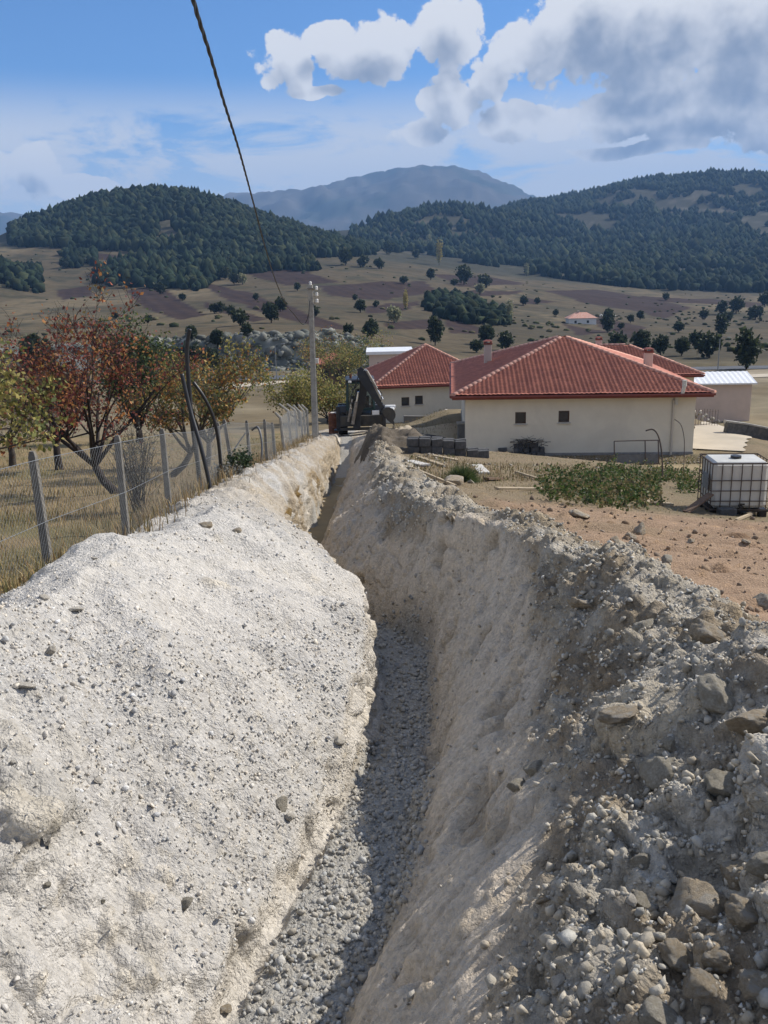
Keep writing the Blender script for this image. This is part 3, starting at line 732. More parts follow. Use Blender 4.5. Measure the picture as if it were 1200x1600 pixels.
# ------------------------------------------------------------------ rock meshes
def ico(sub):
    bm = bmesh.new(); bmesh.ops.create_icosphere(bm, subdivisions=sub, radius=1.0)
    bm.verts.ensure_lookup_table(); V = np.array([v.co[:] for v in bm.verts]); T = np.array([[v.index for v in f.verts] for f in bm.faces]); bm.free()
    return V, T
ICO = {k: ico(k) for k in (1, 2, 3, 4)}
def rock_shape(seed, sub, rough, cuts=9):
    V, T = ICO[sub]; r = np.random.default_rng(seed); V = V.copy()
    for k in range(cuts):                                   # chop with random planes: facets and edges
        n = r.normal(size=3); n /= np.linalg.norm(n); d = r.uniform(.42, .9); s = V @ n
        V = V-n*np.maximum(s-d, 0)[:, None]*r.uniform(.75, 1.0)
    if sub >= 3:
        V = V*(1+rough*.6*fbm3(V*1.8+seed, 3, seed)[:, None]+rough*.45*fbm3(V*5+seed, 3, seed+5, .6)[:, None])
    else: V = V*(1+rough*1.1*r.uniform(-1, 1, (len(V), 1)))
    return V*np.array([r.uniform(.8, 1.35), r.uniform(.7, 1.1), r.uniform(.45, .85)]), T
def rock_mesh(name, seed, sub, rough, mat_, smooth=False, cuts=9):
    V, T = rock_shape(seed, sub, rough, cuts); me = raw_mesh(name, V, tris=T, smooth=smooth); me.materials.append(MATS[mat_]); return me
# ------------------------------------------------------------------ roads and paths
def ribbon(name, pts, width, mat_, label, lift=0.05, n=80, zf=None):
    pts = np.array(pts, float); t = np.linspace(0, len(pts)-1, n); c = np.stack([np.interp(t, range(len(pts)), pts[:, k]) for k in (0, 1)], 1)
    tg = np.gradient(c, axis=0); nr = np.stack([-tg[:, 1], tg[:, 0]], 1); nr /= np.linalg.norm(nr, axis=1, keepdims=True)
    V = []; m = 4
    for i in range(n):
        for k in range(m+1):
            p = c[i]+nr[i]*(k/m-.5)*width*(1+.06*math.sin(i*1.3))
            z = zf(p[0], p[1]) if zf else float(far_z(p[0], p[1]))
            V.append((p[0], p[1], z+lift))
    Q = [(i*(m+1)+k, i*(m+1)+k+1, (i+1)*(m+1)+k+1, (i+1)*(m+1)+k) for i in range(n-1) for k in range(m)]
    return obj(name, raw_mesh(name, V, quads=Q, smooth=True), mat_, label=label, kind='structure')
ribbon('road', [(-95, 131), (-30, 133), (0, 134), (40, 133), (95, 131)], 6.5, 'asphalt', 'grey asphalt road running along the foot of the rock cutting', 0.09)
ribbon('dirt_track', [(-26, 108), (-21, 118), (-15, 124), (-8, 126), (6, 127)], 5.0, 'dirt_track', 'pale dirt track joining the asphalt road', 0.07)
ribbon('farm_track', [(22, 112), (40, 116), (62, 118), (90, 121)], 5.0, 'dirt_track', 'pale farm track behind the white roofed shed', 0.07)
ribbon('concrete_path', [(15.4, 41.5), (17.0, 45.0), (19.5, 49.5), (24.5, 52.0)], 3.0, 'dirt_track', 'pale concrete path beside the cream house', 0.06, 40, zf=lambda x, y: max(GZ(x, y), G(x, y)) if y < 50 else G(x, y))

# ------------------------------------------------------------------ houses
def wall_panel(mb, a, b, z0, z1, ops, inward, depth=0.16):
    """upright wall from a to b with window openings (s0, s1, h0, h1) and reveals"""
    a = Vector(a); b = Vector(b); t = (b-a).normalized(); L = (b-a).length; inn = Vector(inward)
    ss = sorted({0, L, *[o[0] for o in ops], *[o[1] for o in ops]}); zs = sorted({z0, z1, *[o[2] for o in ops], *[o[3] for o in ops]})
    P = lambda s, z, d=0: (a+t*s+inn*d).to_tuple()[:2]+(z,)
    for i in range(len(ss)-1):
        for j in range(len(zs)-1):
            sm_, zm = (ss[i]+ss[i+1])/2, (zs[j]+zs[j+1])/2
            if any(o[0] < sm_ < o[1] and o[2] < zm < o[3] for o in ops): continue
            mb.add([P(ss[i], zs[j]), P(ss[i+1], zs[j]), P(ss[i+1], zs[j+1]), P(ss[i], zs[j+1])], [(0, 1, 2, 3)])
    for (s0, s1, h0, h1) in ops:
        for (p, q) in (((s0, h0), (s1, h0)), ((s1, h0), (s1, h1)), ((s1, h1), (s0, h1)), ((s0, h1), (s0, h0))):
            mb.add([P(*p), P(*q), P(q[0], q[1], depth), P(p[0], p[1], depth)], [(0, 1, 2, 3)])
def tile_face(e0, e1, t1, t0, tw=0.21, th=0.34):
    """tiled roof face: eave e0-e1, top t0-t1 (may coincide); stepped courses of rounded tiles"""
    e0, e1, t0, t1 = map(lambda p: np.array(p, float), (e0, e1, t0, t1))
    ax = e1-e0; L = np.linalg.norm(ax); ax /= L
    up = (t0+t1)/2-(e0+e1)/2; up = up-ax*(up@ax); H = np.linalg.norm(up); up /= H; nr = np.cross(ax, up)
    a0, a1 = (t0-e0)@ax, (t1-e0)@ax
    rj = np.random.default_rng(int(L*97)).uniform(-1, 1, int(L/tw)+2); rows = max(2, int(round(H/th))); ns = int(L/tw*4); s = np.linspace(0, L, ns+1); V = []; rowi = []
    for r in range(rows):
        for k, f in ((0, 0.0), (1, 0.97)):
            t = (r+f)/rows; lo, hi = a0*t, L+(a1-L)*t
            off = (r*0.5*tw) % tw*0
            x = np.clip(s, lo, hi); h = 0.015*np.cos(2*np.pi*(s+off)/tw)+0.015+(0.075 if k == 0 else 0.006)+.008*rj[(s/tw).astype(int)]+0.004*np.sin(s*3.1+r*1.7)
            V.append(e0+ax*x[:, None]+up*(t*H)+nr*h[:, None])
    V = np.array(V); m = ns+1; idx = np.arange(V.shape[0]*m).reshape(V.shape[0], m)
    Q = np.stack([idx[:-1, :-1], idx[:-1, 1:], idx[1:, 1:], idx[1:, :-1]], -1).reshape(-1, 4)
    W = V.reshape(-1, 3); A = W[Q]
    ok = (np.linalg.norm(A[:, 0]-A[:, 1], axis=1) > 1e-4) | (np.linalg.norm(A[:, 2]-A[:, 3], axis=1) > 1e-4)
    return raw_mesh('roof_tiles', W, quads=Q[ok])
_cap = MB(); n_ = 6
for q_ in (0, 1):
    pass
def cap_mesh():
    mb = MB(); vs = []; fs = []; n = 7
    for j, (y, r) in enumerate(((0, .145), (.44, .115))):
        for k in range(n):
            a = math.pi*k/(n-1); vs.append((r*math.cos(a), y, r*math.sin(a)*.85))
    for k in range(n-1): fs.append((k, k+1, n+k+1, n+k))
    fs.append(tuple(range(n))); mb.add(vs, fs); return mb.mesh('ridge_tile', 'ridge_tile', True)
CAP = cap_mesh()
def caps_along(a, b, parent, step=0.38, sag=0.02):
    a = Vector(a); b = Vector(b); L = (b-a).length; t = (b-a)/L; n = int(L/step)
    q = t.to_track_quat('Y', 'Z')
    for i in range(n):
        p = a+t*(i*step)
        obj('ridge_tile', CAP, None, parent, p+Vector((0, 0, .03+random.uniform(-.006, .006))), (q.to_matrix() @ Matrix.Rotation(random.uniform(-.03, .03), 3, 'Z')).to_euler())
def hip_house(name, origin, rz, W, Dp, wall_h, eave_z, rise, oh, label, wallmat='plaster', windows=(), ridge='apex', caps=True, plinth=0.35, wsize=0.5, detail=True, tilemat='roof_tile'):
    """origin: front-left wall corner on the ground; local x along the front, y into the depth"""
    root = empty(name, origin, rz, label, 'house'); z0 = -0.5
    mb = MB(); H = wall_h
    ops = [(s-wsize/2, s+wsize/2, h, h+wsize*1.08) for s, h in windows]
    wall_panel(mb, (0, 0, 0), (W, 0, 0), z0, H, ops, (0, 1, 0)); wall_panel(mb, (W, 0, 0), (W, Dp, 0), z0, H, [], (-1, 0, 0))
    wall_panel(mb, (W, Dp, 0), (0, Dp, 0), z0, H, [], (0, -1, 0)); wall_panel(mb, (0, Dp, 0), (0, 0, 0), z0, H, [], (1, 0, 0))
    mb.build('wall', wallmat, root)
    if plinth:
        mb = MB(); mb.box((W/2, -.025, -.1), (W+.05, .05, plinth+.1)); mb.box((-.025, Dp/2, -.1), (.05, Dp, plinth+.1)); mb.build('plinth', 'plinth', root)
    for (s0, s1, h0, h1) in ops:
        mb = MB(); f = .05
        mb.box(((s0+s1)/2, .13, h0+f/2), (s1-s0-.004, .07, f)); mb.box(((s0+s1)/2, .13, h1-f/2), (s1-s0-.004, .07, f))
        mb.box((s0+f/2+.003, .13, (h0+h1)/2), (f, .07, h1-h0-2*f-.002)); mb.box((s1-f/2-.003, .13, (h0+h1)/2), (f, .07, h1-h0-2*f-.002))
        w = mb.build('window', 'frame_brown', root)
        g = MB(); g.box(((s0+s1)/2, .15, (h0+h1)/2), (s1-s0-2*f, .012, h1-h0-2*f)); g.build('pane', 'glass_dark', w)
        sl = MB(); sl.box(((s0+s1)/2, -.03, h0-.025), (s1-s0+.14, .12, .04)); sl.build('sill', 'concrete_pale', w)
    e = eave_z; E = [(-oh, -oh, e), (W+oh, -oh, e), (W+oh, Dp+oh, e), (-oh, Dp+oh, e)]
    if ridge == 'apex': Rg = [(W/2, Dp/2, e+rise)]*2
    elif ridge == 'x': k = (Dp/2+oh); Rg = [(-oh+k, Dp/2, e+rise), (W+oh-k, Dp/2, e+rise)]
    fa = .16
    mb = MB(); vs = [(x, y, z-fa) for x, y, z in E]+[(x, y, z-.012) for x, y, z in E]
    if ridge == 'apex':
        vs.append((W/2, Dp/2, e+rise-.012)); fs = [(3, 2, 1, 0), (0, 1, 5, 4), (1, 2, 6, 5), (2, 3, 7, 6), (3, 0, 4, 7), (4, 5, 8), (5, 6, 8), (6, 7, 8), (7, 4, 8)]
    else:
        vs += [(p[0], p[1], p[2]-.012) for p in Rg]; fs = [(3, 2, 1, 0), (0, 1, 5, 4), (1, 2, 6, 5), (2, 3, 7, 6), (3, 0, 4, 7), (4, 5, 9, 8), (5, 6, 9), (6, 7, 8, 9), (7, 4, 8)]
    mb.add(vs, fs); roof = mb.build('roof', 'fascia', root)
    g = MB()
    g.tube([(-oh-.05, -oh-.06, e-.03), (W+oh+.05, -oh-.06, e-.03)], .055, 6); g.tube([(-oh-.06, -oh, e-.03), (-oh-.06, Dp+oh, e-.03)], .055, 6); g.build('gutter', 'fascia', roof)
    A, B = Rg
    for (p0, p1, q1, q0) in ((E[0], E[1], B, A), (E[1], E[2], B, B), (E[2], E[3], A, B), (E[3], E[0], A, A)):
        o = obj('roof_tiles', tile_face(p0, p1, q1, q0), tilemat, roof, kind='stuff')
    if caps:
        caps_along(E[0], A, roof); caps_along(E[1], B, roof); caps_along(E[2], B, roof); caps_along(E[3], A, roof)
        if ridge == 'x': caps_along(A, B, roof)
    return root, roof
def chimney(parent, c, w, h, capmat='roof_tile'):
    mb = MB(); mb.box((c[0], c[1], c[2]+h/2-.3), (w, w, h+.6), bev=.015); o = mb.build('chimney', 'plaster_pink', parent)
    m2 = MB(); m2.box((c[0], c[1], c[2]+h+.04), (w*1.22, w*1.22, .08), bev=.01); m2.box((c[0], c[1], c[2]+h+.20), (w*1.25, w*1.25, .07), taper=.5)
    for sx in (-1, 1):
        for sy in (-1, 1): m2.box((c[0]+sx*w*.42, c[1]+sy*w*.42, c[2]+h+.13), (.07, .07, .12))
    m2.build('chimney_cap', 'fascia', parent); return o

# near cream house
pl = at(727, 660, 41.6); pr = at(1085, 660, 40.8)
YAW_A = -R(4.4); W_A = (pr-pl)[0]/math.cos(YAW_A); zA = -8.35
eA = at(900, 617, 40.7)[2]-zA; fc = pl+np.array([math.cos(YAW_A), math.sin(YAW_A), 0])*W_A/2
D_A = 14.0; apx = at(881, 527, 41+D_A/2)[2]-zA
houseA, roofA = hip_house('village_house', (pl[0], pl[1], zA), YAW_A, W_A, D_A, eA-.10, eA, apx-eA, .62,
    'cream house with red tiled hip roof and two small square windows facing the yard',
    windows=[((814.5-727)/358*W_A, 1.52), ((882.5-727)/358*W_A, 1.56)])
chimney(roofA, (W_A/2-3.9, 7.9, eA+.95), .40, .75); chimney(roofA, (W_A*.86, 3.6, eA+.75), .38, .75)
mb = MB(); mb.tube([(W_A*.905, -.06, -.1), (W_A*.905, -.06, eA-.35)], .05, 8); mb.build('downpipe', 'pvc', houseA)
mb = MB(); mb.tube([(W_A*.915, -.10, eA-.55), (W_A*.915, -.10, eA-.1), (W_A*.925, -.62, eA-.02), (W_A*.93, -.70, eA+.35)], .085, 10); mb.tube([(W_A*.93, -.70, eA+.35), (W_A*.93, -.70, eA+.62)], .10, 10); mb.build('flue_pipe', 'white_plastic', houseA)
# cream house behind the digger
b0 = at(592, 640, 64.6); eB = at(585, 605, 64)[2]; zB = -10.75; rzB = R(7)
houseB, roofB = hip_house('village_house', (b0[0], b0[1], zB), rzB, 8.4, 8.6, eB-zB-.08, eB-zB, at(664, 540, 69)[2]-eB, .55,
    'cream house behind the digger with red tiled pyramid roof', windows=[(1.95, 1.55), (2.95, 1.62)], wsize=.58)
# house further back, only its roof and some wall show over the near roof
c0 = at(1088, 588, 62); zC = -11.5; eC = at(1090, 586, 60)[2]
houseC, roofC = hip_house('village_house', (c0[0]-12.6, 60.6+.9, zC), YAW_A, 12.0, 7.6, eC-zC-.08, eC-zC, at(970, 540, 64.5)[2]-eC, .5,
    'house with red tiled ridged roof rising behind the cream house', ridge='x')
chimney(roofC, (6.3, 4.6, eC-zC+1.55), .4, .5)
# white roofed shed
def shed():
    p = at(1172, 640, 73); W, Dp = 8.5, 4.6; zg = at(1170, 646, 73)[2]; ez = at(1175, 598, 72.6)[2]-zg; rzz = -R(3)
    root = empty('shed', (p[0]-W*math.cos(rzz), p[1]+W*math.sin(-rzz)*1.0, zg), rzz, 'pink walled shed with white corrugated metal roof', 'shed')
    mb = MB(); wall_panel(mb, (0, 0, 0), (W, 0, 0), -1, ez, [], (0, 1, 0)); wall_panel(mb, (W, 0, 0), (W, Dp, 0), -1, ez, [], (-1, 0, 0))
    wall_panel(mb, (W, Dp, 0), (0, Dp, 0), -1, ez, [], (0, -1, 0)); wall_panel(mb, (0, Dp, 0), (0, 0, 0), -1, ez, [], (1, 0, 0))
    rr = at(1150, 581, 75)[2]-zg
    for xx in (0, W): mb.add([(xx, 0, ez), (xx, Dp, ez), (xx, Dp/2, rr-.03)], [(0, 1, 2)])
    mb.build('wall', 'plaster_pink', root)
    for side in (0, 1):
        V = []; n = 88; oh = .3
        for k in range(n+1):
            x = -oh+(W+2*oh)*k/n; h = .03*(1 if k % 4 in (0, 1) else 0)
            for (y, z) in ((-oh, ez-.05), (Dp/2, rr)):
                V.append((x, y if side == 0 else Dp-y, z+h))
        Q = [(2*k, 2*k+2, 2*k+3, 2*k+1) for k in range(n)]
        obj('roof_sheet', raw_mesh('roof_sheet', V, quads=Q), 'white_metal', root)
    mb = MB(); mb.bar((-.3, -.32, ez-.08), (W+.3, -.32, ez-.08), .05, .12); mb.build('eave_trim', 'white_metal', root)
shed()
# small buildings further down the village
def small_house(name, px, py_base, y, W, Dp, wall_h, rise, label, wallm, roofm, rz=0.0, flat=False):
    p = at(px, py_base, y); z = float(far_z(p[0], y)); z = min(z, p[2])
    top = p[2]-z
    root = empty(name, (p[0], y, z), rz, label, 'house')
    mb = MB(); h = top+wall_h
    for a, b, i in (((0, 0, 0), (W, 0, 0), (0, 1, 0)), ((W, 0, 0), (W, Dp, 0), (-1, 0, 0)), ((W, Dp, 0), (0, Dp, 0), (0, -1, 0)), ((0, Dp, 0), (0, 0, 0), (1, 0, 0))):
        ops = [(W*.2, W*.2+.8, h-1.7, h-.8), (W*.65, W*.65+.8, h-1.7, h-.8)] if a == (0, 0, 0) else []
        wall_panel(mb, a, b, -1, h, ops, i)
    mb.build('wall', wallm, root)
    for s in (W*.2, W*.65):
        g = MB(); g.box((s+.4, .13, h-1.25), (.8, .02, .9)); g.build('window', 'glass_dark', root)
    mb = MB()
    if flat:
        mb.box((W/2, Dp/2, h+.15), (W+.6, Dp+.6, .3)); mb.build('roof', roofm, root)
    else:
        o = .4; vs = [(-o, -o, h), (W+o, -o, h), (W+o, Dp+o, h), (-o, Dp+o, h), (W*.3, Dp/2, h+rise), (W*.7, Dp/2, h+rise)]
        mb.add(vs, [(3, 2, 1, 0), (0, 1, 5, 4), (1, 2, 5), (2, 3, 4, 5), (3, 0, 4)]); r = mb.build('roof', roofm, root)
        m2 = MB(); m2.box((W*.4, Dp*.5, h+rise+.2), (.5, .5, .8)); m2.build('chimney', 'plaster_pink', r)
    return root
small_house('village_house', 577, 572, 92, 4.2, 5.0, 1.15, 0, 'flat roofed pink building with white roof slab behind the cream house roof', 'plaster_pink', 'white_metal', flat=True)
small_house('cottage', 494, 583, 112, 3.8, 4.0, 1.1, 1.2, 'small dark cottage with rusty red roof behind the utility pole', 'timber_dark', 'roof_tile')
fh = far_hit(888, 506, 150)
small_house('farmhouse', 889, 505, fh[1], 9.5, 6, 1.6, 1.9, 'lone farmhouse with orange roof among the far fields', 'plaster_white', 'ridge_tile')
fh = far_hit(940, 500, 150)
small_house('farmhouse', 938, 500, fh[1]+12, 6, 5, 1.5, .9, 'low grey walled farm building beside the lone orange roofed farmhouse', 'concrete', 'concrete')

# low walls
def low_wall(name, a, b, h, t, matw, matc, label, zf=G):
    a = np.array(a, float); b = np.array(b, float); n = 6
    root = empty(name, (a[0], a[1], zf(a[0], a[1])), 0, label, 'wall'); mb = MB(); m2 = MB(); z0 = zf(a[0], a[1])
    for k in range(n):
        p = a+(b-a)*k/n; q = a+(b-a)*(k+1)/n; zp, zq = zf(*p)-z0, zf(*q)-z0
        mb.bar((p[0]-a[0], p[1]-a[1], zp+h/2-.3), (q[0]-a[0], q[1]-a[1], zq+h/2-.3), t, h+.6)
        m2.bar((p[0]-a[0], p[1]-a[1], zp+h+.04), (q[0]-a[0], q[1]-a[1], zq+h+.04), t+.06, .08)
    mb.build('wall_body', matw, root); m2.build('coping', matc, root)
w0 = hit(640, 672); w1 = hit(690, 672)
low_wall('garden_wall', (1.5, 61.5), (4.2, 61.8), .42, .2, 'concrete_dark', 'concrete_dark', 'low dark concrete wall at the foot of the house behind the digger')
low_wall('garden_wall', (4.3, 60.6), (6.6, 60.9), .55, .25, 'plinth', 'concrete_pale', 'low garden wall with pale top between the two cream houses')
low_wall('retaining_wall', (17.9, 46.3), (24.5, 46.9), .62, .3, 'block_grey', 'concrete', 'low grey block retaining wall beyond the concrete path')
def stone_wall():
    root = empty('dry_stone_wall', (19.0, 55, G(19, 55)), 0, 'rough dry stone wall with pale top in front of the pink shed', 'wall')
    meshes = [rock_mesh('stone', 40+k, 1, .25, 'rock_pale' if k % 2 else 'rock_grey') for k in range(4)]
    z0 = G(19, 55)
    for row in range(2):
        for k in range(22):
            x = k*.42+.2*(row % 2)+random.uniform(-.06, .06); zz = G(19+x, 55)-z0
            s = random.uniform(.19, .27)
            obj('stone', meshes[random.randrange(4)], None, root, (x, random.uniform(-.08, .08), zz+.16+row*.27), (random.uniform(0, 6), random.uniform(0, 6), random.uniform(0, 6)), (s*1.1, s, s*.9))
def iron_fence():
    a = np.array([15.9, 47.6]); b = np.array([18.6, 49.2]); z0 = G(*a)
    root = empty('iron_fence', (a[0], a[1], z0), 0, 'thin rusty iron rod fence beside the concrete path', 'fence'); n = 14
    for k in range(n+1):
        p = (b-a)*k/n; z = G(a[0]+p[0], a[1]+p[1])-z0
        mb = MB(); mb.tube([(p[0], p[1], z-.1), (p[0], p[1], z+.95)], .012, 4); mb.build('rod', 'rebar', root)
    for h in (.2, .9):
        mb = MB(); mb.tube([(0, 0, h), (b[0]-a[0], b[1]-a[1], G(*b)-z0+h)], .015, 4); mb.build('rail', 'rebar', root)
    mb = MB(); mb.tube([(-.3, -.3, .05), (.9, .2, 1.35)], .03, 6); mb.build('brace', 'rebar', root)
iron_fence()


stone_wall()
# ------------------------------------------------------------------ loose stones
def sample_near(weight, n, ymax, power=1.0):
    """random grid vertices of the near ground with a weight; the grid already follows the picture's density"""
    w = (weight*(NEAR['ys'][:, None] < ymax)*(NEAR['ys'][:, None] > 0.2)).ravel()**power
    j = rng.choice(len(w), size=n, p=w/w.sum())
    return NEAR['P'].reshape(-1, 3)[j], NEAR['N'].reshape(-1, 3)[j], j
def octa(seed):
    r = np.random.default_rng(seed); V = np.array([(1, 0, 0), (-1, 0, 0), (0, 1, 0), (0, -1, 0), (0, 0, 1), (0, 0, -1)], float)*r.uniform(.7, 1.2, (6, 1))+r.uniform(-.3, .3, (6, 3))
    return V, np.array([(0, 2, 4), (2, 1, 4), (1, 3, 4), (3, 0, 4), (2, 0, 5), (1, 2, 5), (3, 1, 5), (0, 3, 5)])
def scatter(name, parent, weight, n, ymax, size, col, seed, label=None, power=1.0, sink=.25, sub=1):
    P, N_, j = sample_near(weight, n, ymax, power); r = np.random.default_rng(seed)
    shapes = [rock_shape(seed*10+k, 1, .28, 5) for k in range(14)] if sub else [octa(seed*10+k) for k in range(14)]
    sz = size(r.random(n), P[:, 1]); S = sz*np.ones(n)
    A = r.normal(size=(n, 4)); A /= np.linalg.norm(A, axis=1, keepdims=True); w_, x, y, z = A.T
    M = np.stack([np.stack([1-2*(y*y+z*z), 2*(x*y-z*w_), 2*(x*z+y*w_)], 1), np.stack([2*(x*y+z*w_), 1-2*(x*x+z*z), 2*(y*z-x*w_)], 1), np.stack([2*(x*z-y*w_), 2*(y*z+x*w_), 1-2*(x*x+y*y)], 1)], 1)
    P = P+(r.random((n, 3))-.5)*np.array([.03, .03, 0])+N_*(S*(.55-sink))[:, None]
    base = np.array(col); tone = (.72+.5*r.random(n))[:, None]; warm = (r.random(n)-.5)[:, None]
    c = base*tone*(1+warm*np.array([.12, 0, -.18]))
    VV = []; TT = []; CC = []; off = 0; kind = r.integers(0, 14, n)
    for k in range(14):
        s = kind == k; V, T = shapes[k]; m = s.sum()
        W = np.einsum('nij,vj->nvi', M[s], V)*S[s][:, None, None]+P[s][:, None, :]
        VV.append(W.reshape(-1, 3)); TT.append((T[None]+(np.arange(m)*len(V))[:, None, None]+off).reshape(-1, 3)); CC.append(np.repeat(c[s], len(V), 0)); off += m*len(V)
    me = raw_mesh(name, np.concatenate(VV), tris=np.concatenate(TT), col=np.clip(np.concatenate(CC), .03, .75))
    return obj(name, me, 'stone', parent, kind='stuff', label=label)
bankL_, bankR_, trench_, yard_ = (NEAR['obj'][k] for k in ('pale_spoil_bank', 'clod_spoil_bank', 'trench', 'yard_ground'))
scatter('gravel', bankL_, NEAR['inL']*(.05+NEAR['grav']), 2600, 14, lambda q, y: .006+.018*q**6+.0010*y, (.60, .565, .51), 3)
scatter('grit', bankL_, NEAR['inL']*(.15+NEAR['grav']), 10000, 10, lambda q, y: .004+.005*q**3+.0008*y, (.60, .565, .505), 13, sub=0)
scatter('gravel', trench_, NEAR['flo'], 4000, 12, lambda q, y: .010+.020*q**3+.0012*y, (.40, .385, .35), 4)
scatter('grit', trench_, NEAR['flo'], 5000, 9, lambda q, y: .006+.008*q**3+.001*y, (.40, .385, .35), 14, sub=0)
scatter('rubble', bankR_, NEAR['inR']*(.4+NEAR['clod']), 9000, 30, lambda q, y: .007+.024*q**4+.0012*y, (.41, .375, .31), 5)
scatter('grit', bankR_, NEAR['inR'], 14000, 14, lambda q, y: .005+.008*q**3+.0010*y, (.49, .455, .39), 15, sub=0)
scatter('crumbs', trench_, NEAR['wall'], 450, 20, lambda q, y: .006+.016*q**4+.001*y, (.42, .37, .295), 6)
scatter('clods', yard_, NEAR['yard']*(NEAR['red']+.05), 900, 40, lambda q, y: .012+.05*q**5+.0008*y, (.27, .20, .14), 7)

def rubble_strip():
    r = np.random.default_rng(77); n = 420; px = r.uniform(640, 1110, n); P = np.array([hit(a, b) for a, b in zip(px, r.normal(718, 6, n))]); sh = [rock_shape(900+k, 1, .28, 5) for k in range(8)]; V = []; T = []; C = []; o = 0
    for i in range(n):
        s = r.uniform(.02, .07); v, t = sh[i % 8]; a = r.random()*6.28; v = v*s; v = np.stack([v[:, 0]*math.cos(a)-v[:, 1]*math.sin(a), v[:, 0]*math.sin(a)+v[:, 1]*math.cos(a), v[:, 2]], 1)+np.array([P[i, 0], P[i, 1], GZ(P[i, 0], P[i, 1])+s*.3])
        V.append(v); T.append(t+o); o += len(v); C.append(np.tile(np.array([.40, .36, .30])*r.uniform(.45, 1.25), (len(v), 1)))
    obj('rubble', raw_mesh('rubble', np.concatenate(V), tris=np.concatenate(T), col=np.concatenate(C)), 'stone', yard_, kind='stuff')
rubble_strip()
def rock_face():
    r = np.random.default_rng(78); n = 900; px = r.uniform(210, 640, n); y = r.uniform(145.5, 153.5, n); x = (px-600)/F_PX*y; z = far_z(x, y); ok = r.random(n) < np.interp(px, [210, 560, 640], [1, 1, .25]); sh = [rock_shape(950+k, 1, .35, 8) for k in range(10)]; V = []; T = []; C = []; o = 0
    for i in np.nonzero(ok)[0]:
        s = r.uniform(.25, 1.0)*(1.6 if r.random() < .15 else 1); v, t = sh[i % 10]; a = r.random()*6.28; v = v*s*np.array([1, .8, .9]); v = np.stack([v[:, 0]*math.cos(a)-v[:, 1]*math.sin(a), v[:, 0]*math.sin(a)+v[:, 1]*math.cos(a), v[:, 2]], 1)+np.array([x[i], y[i], z[i]])
        V.append(v); T.append(t+o); o += len(v); g = r.random(); C.append(np.tile((np.array([.10, .11, .095])*(1-g)+np.array([.25, .25, .22])*g)*r.uniform(.6, 1.2), (len(v), 1)))
    obj('rock_outcrop', raw_mesh('rock_outcrop', np.concatenate(V), tris=np.concatenate(T), col=np.concatenate(C)), 'stone', label='broken grey rock of the cutting above the road', kind='stuff')
rock_face()
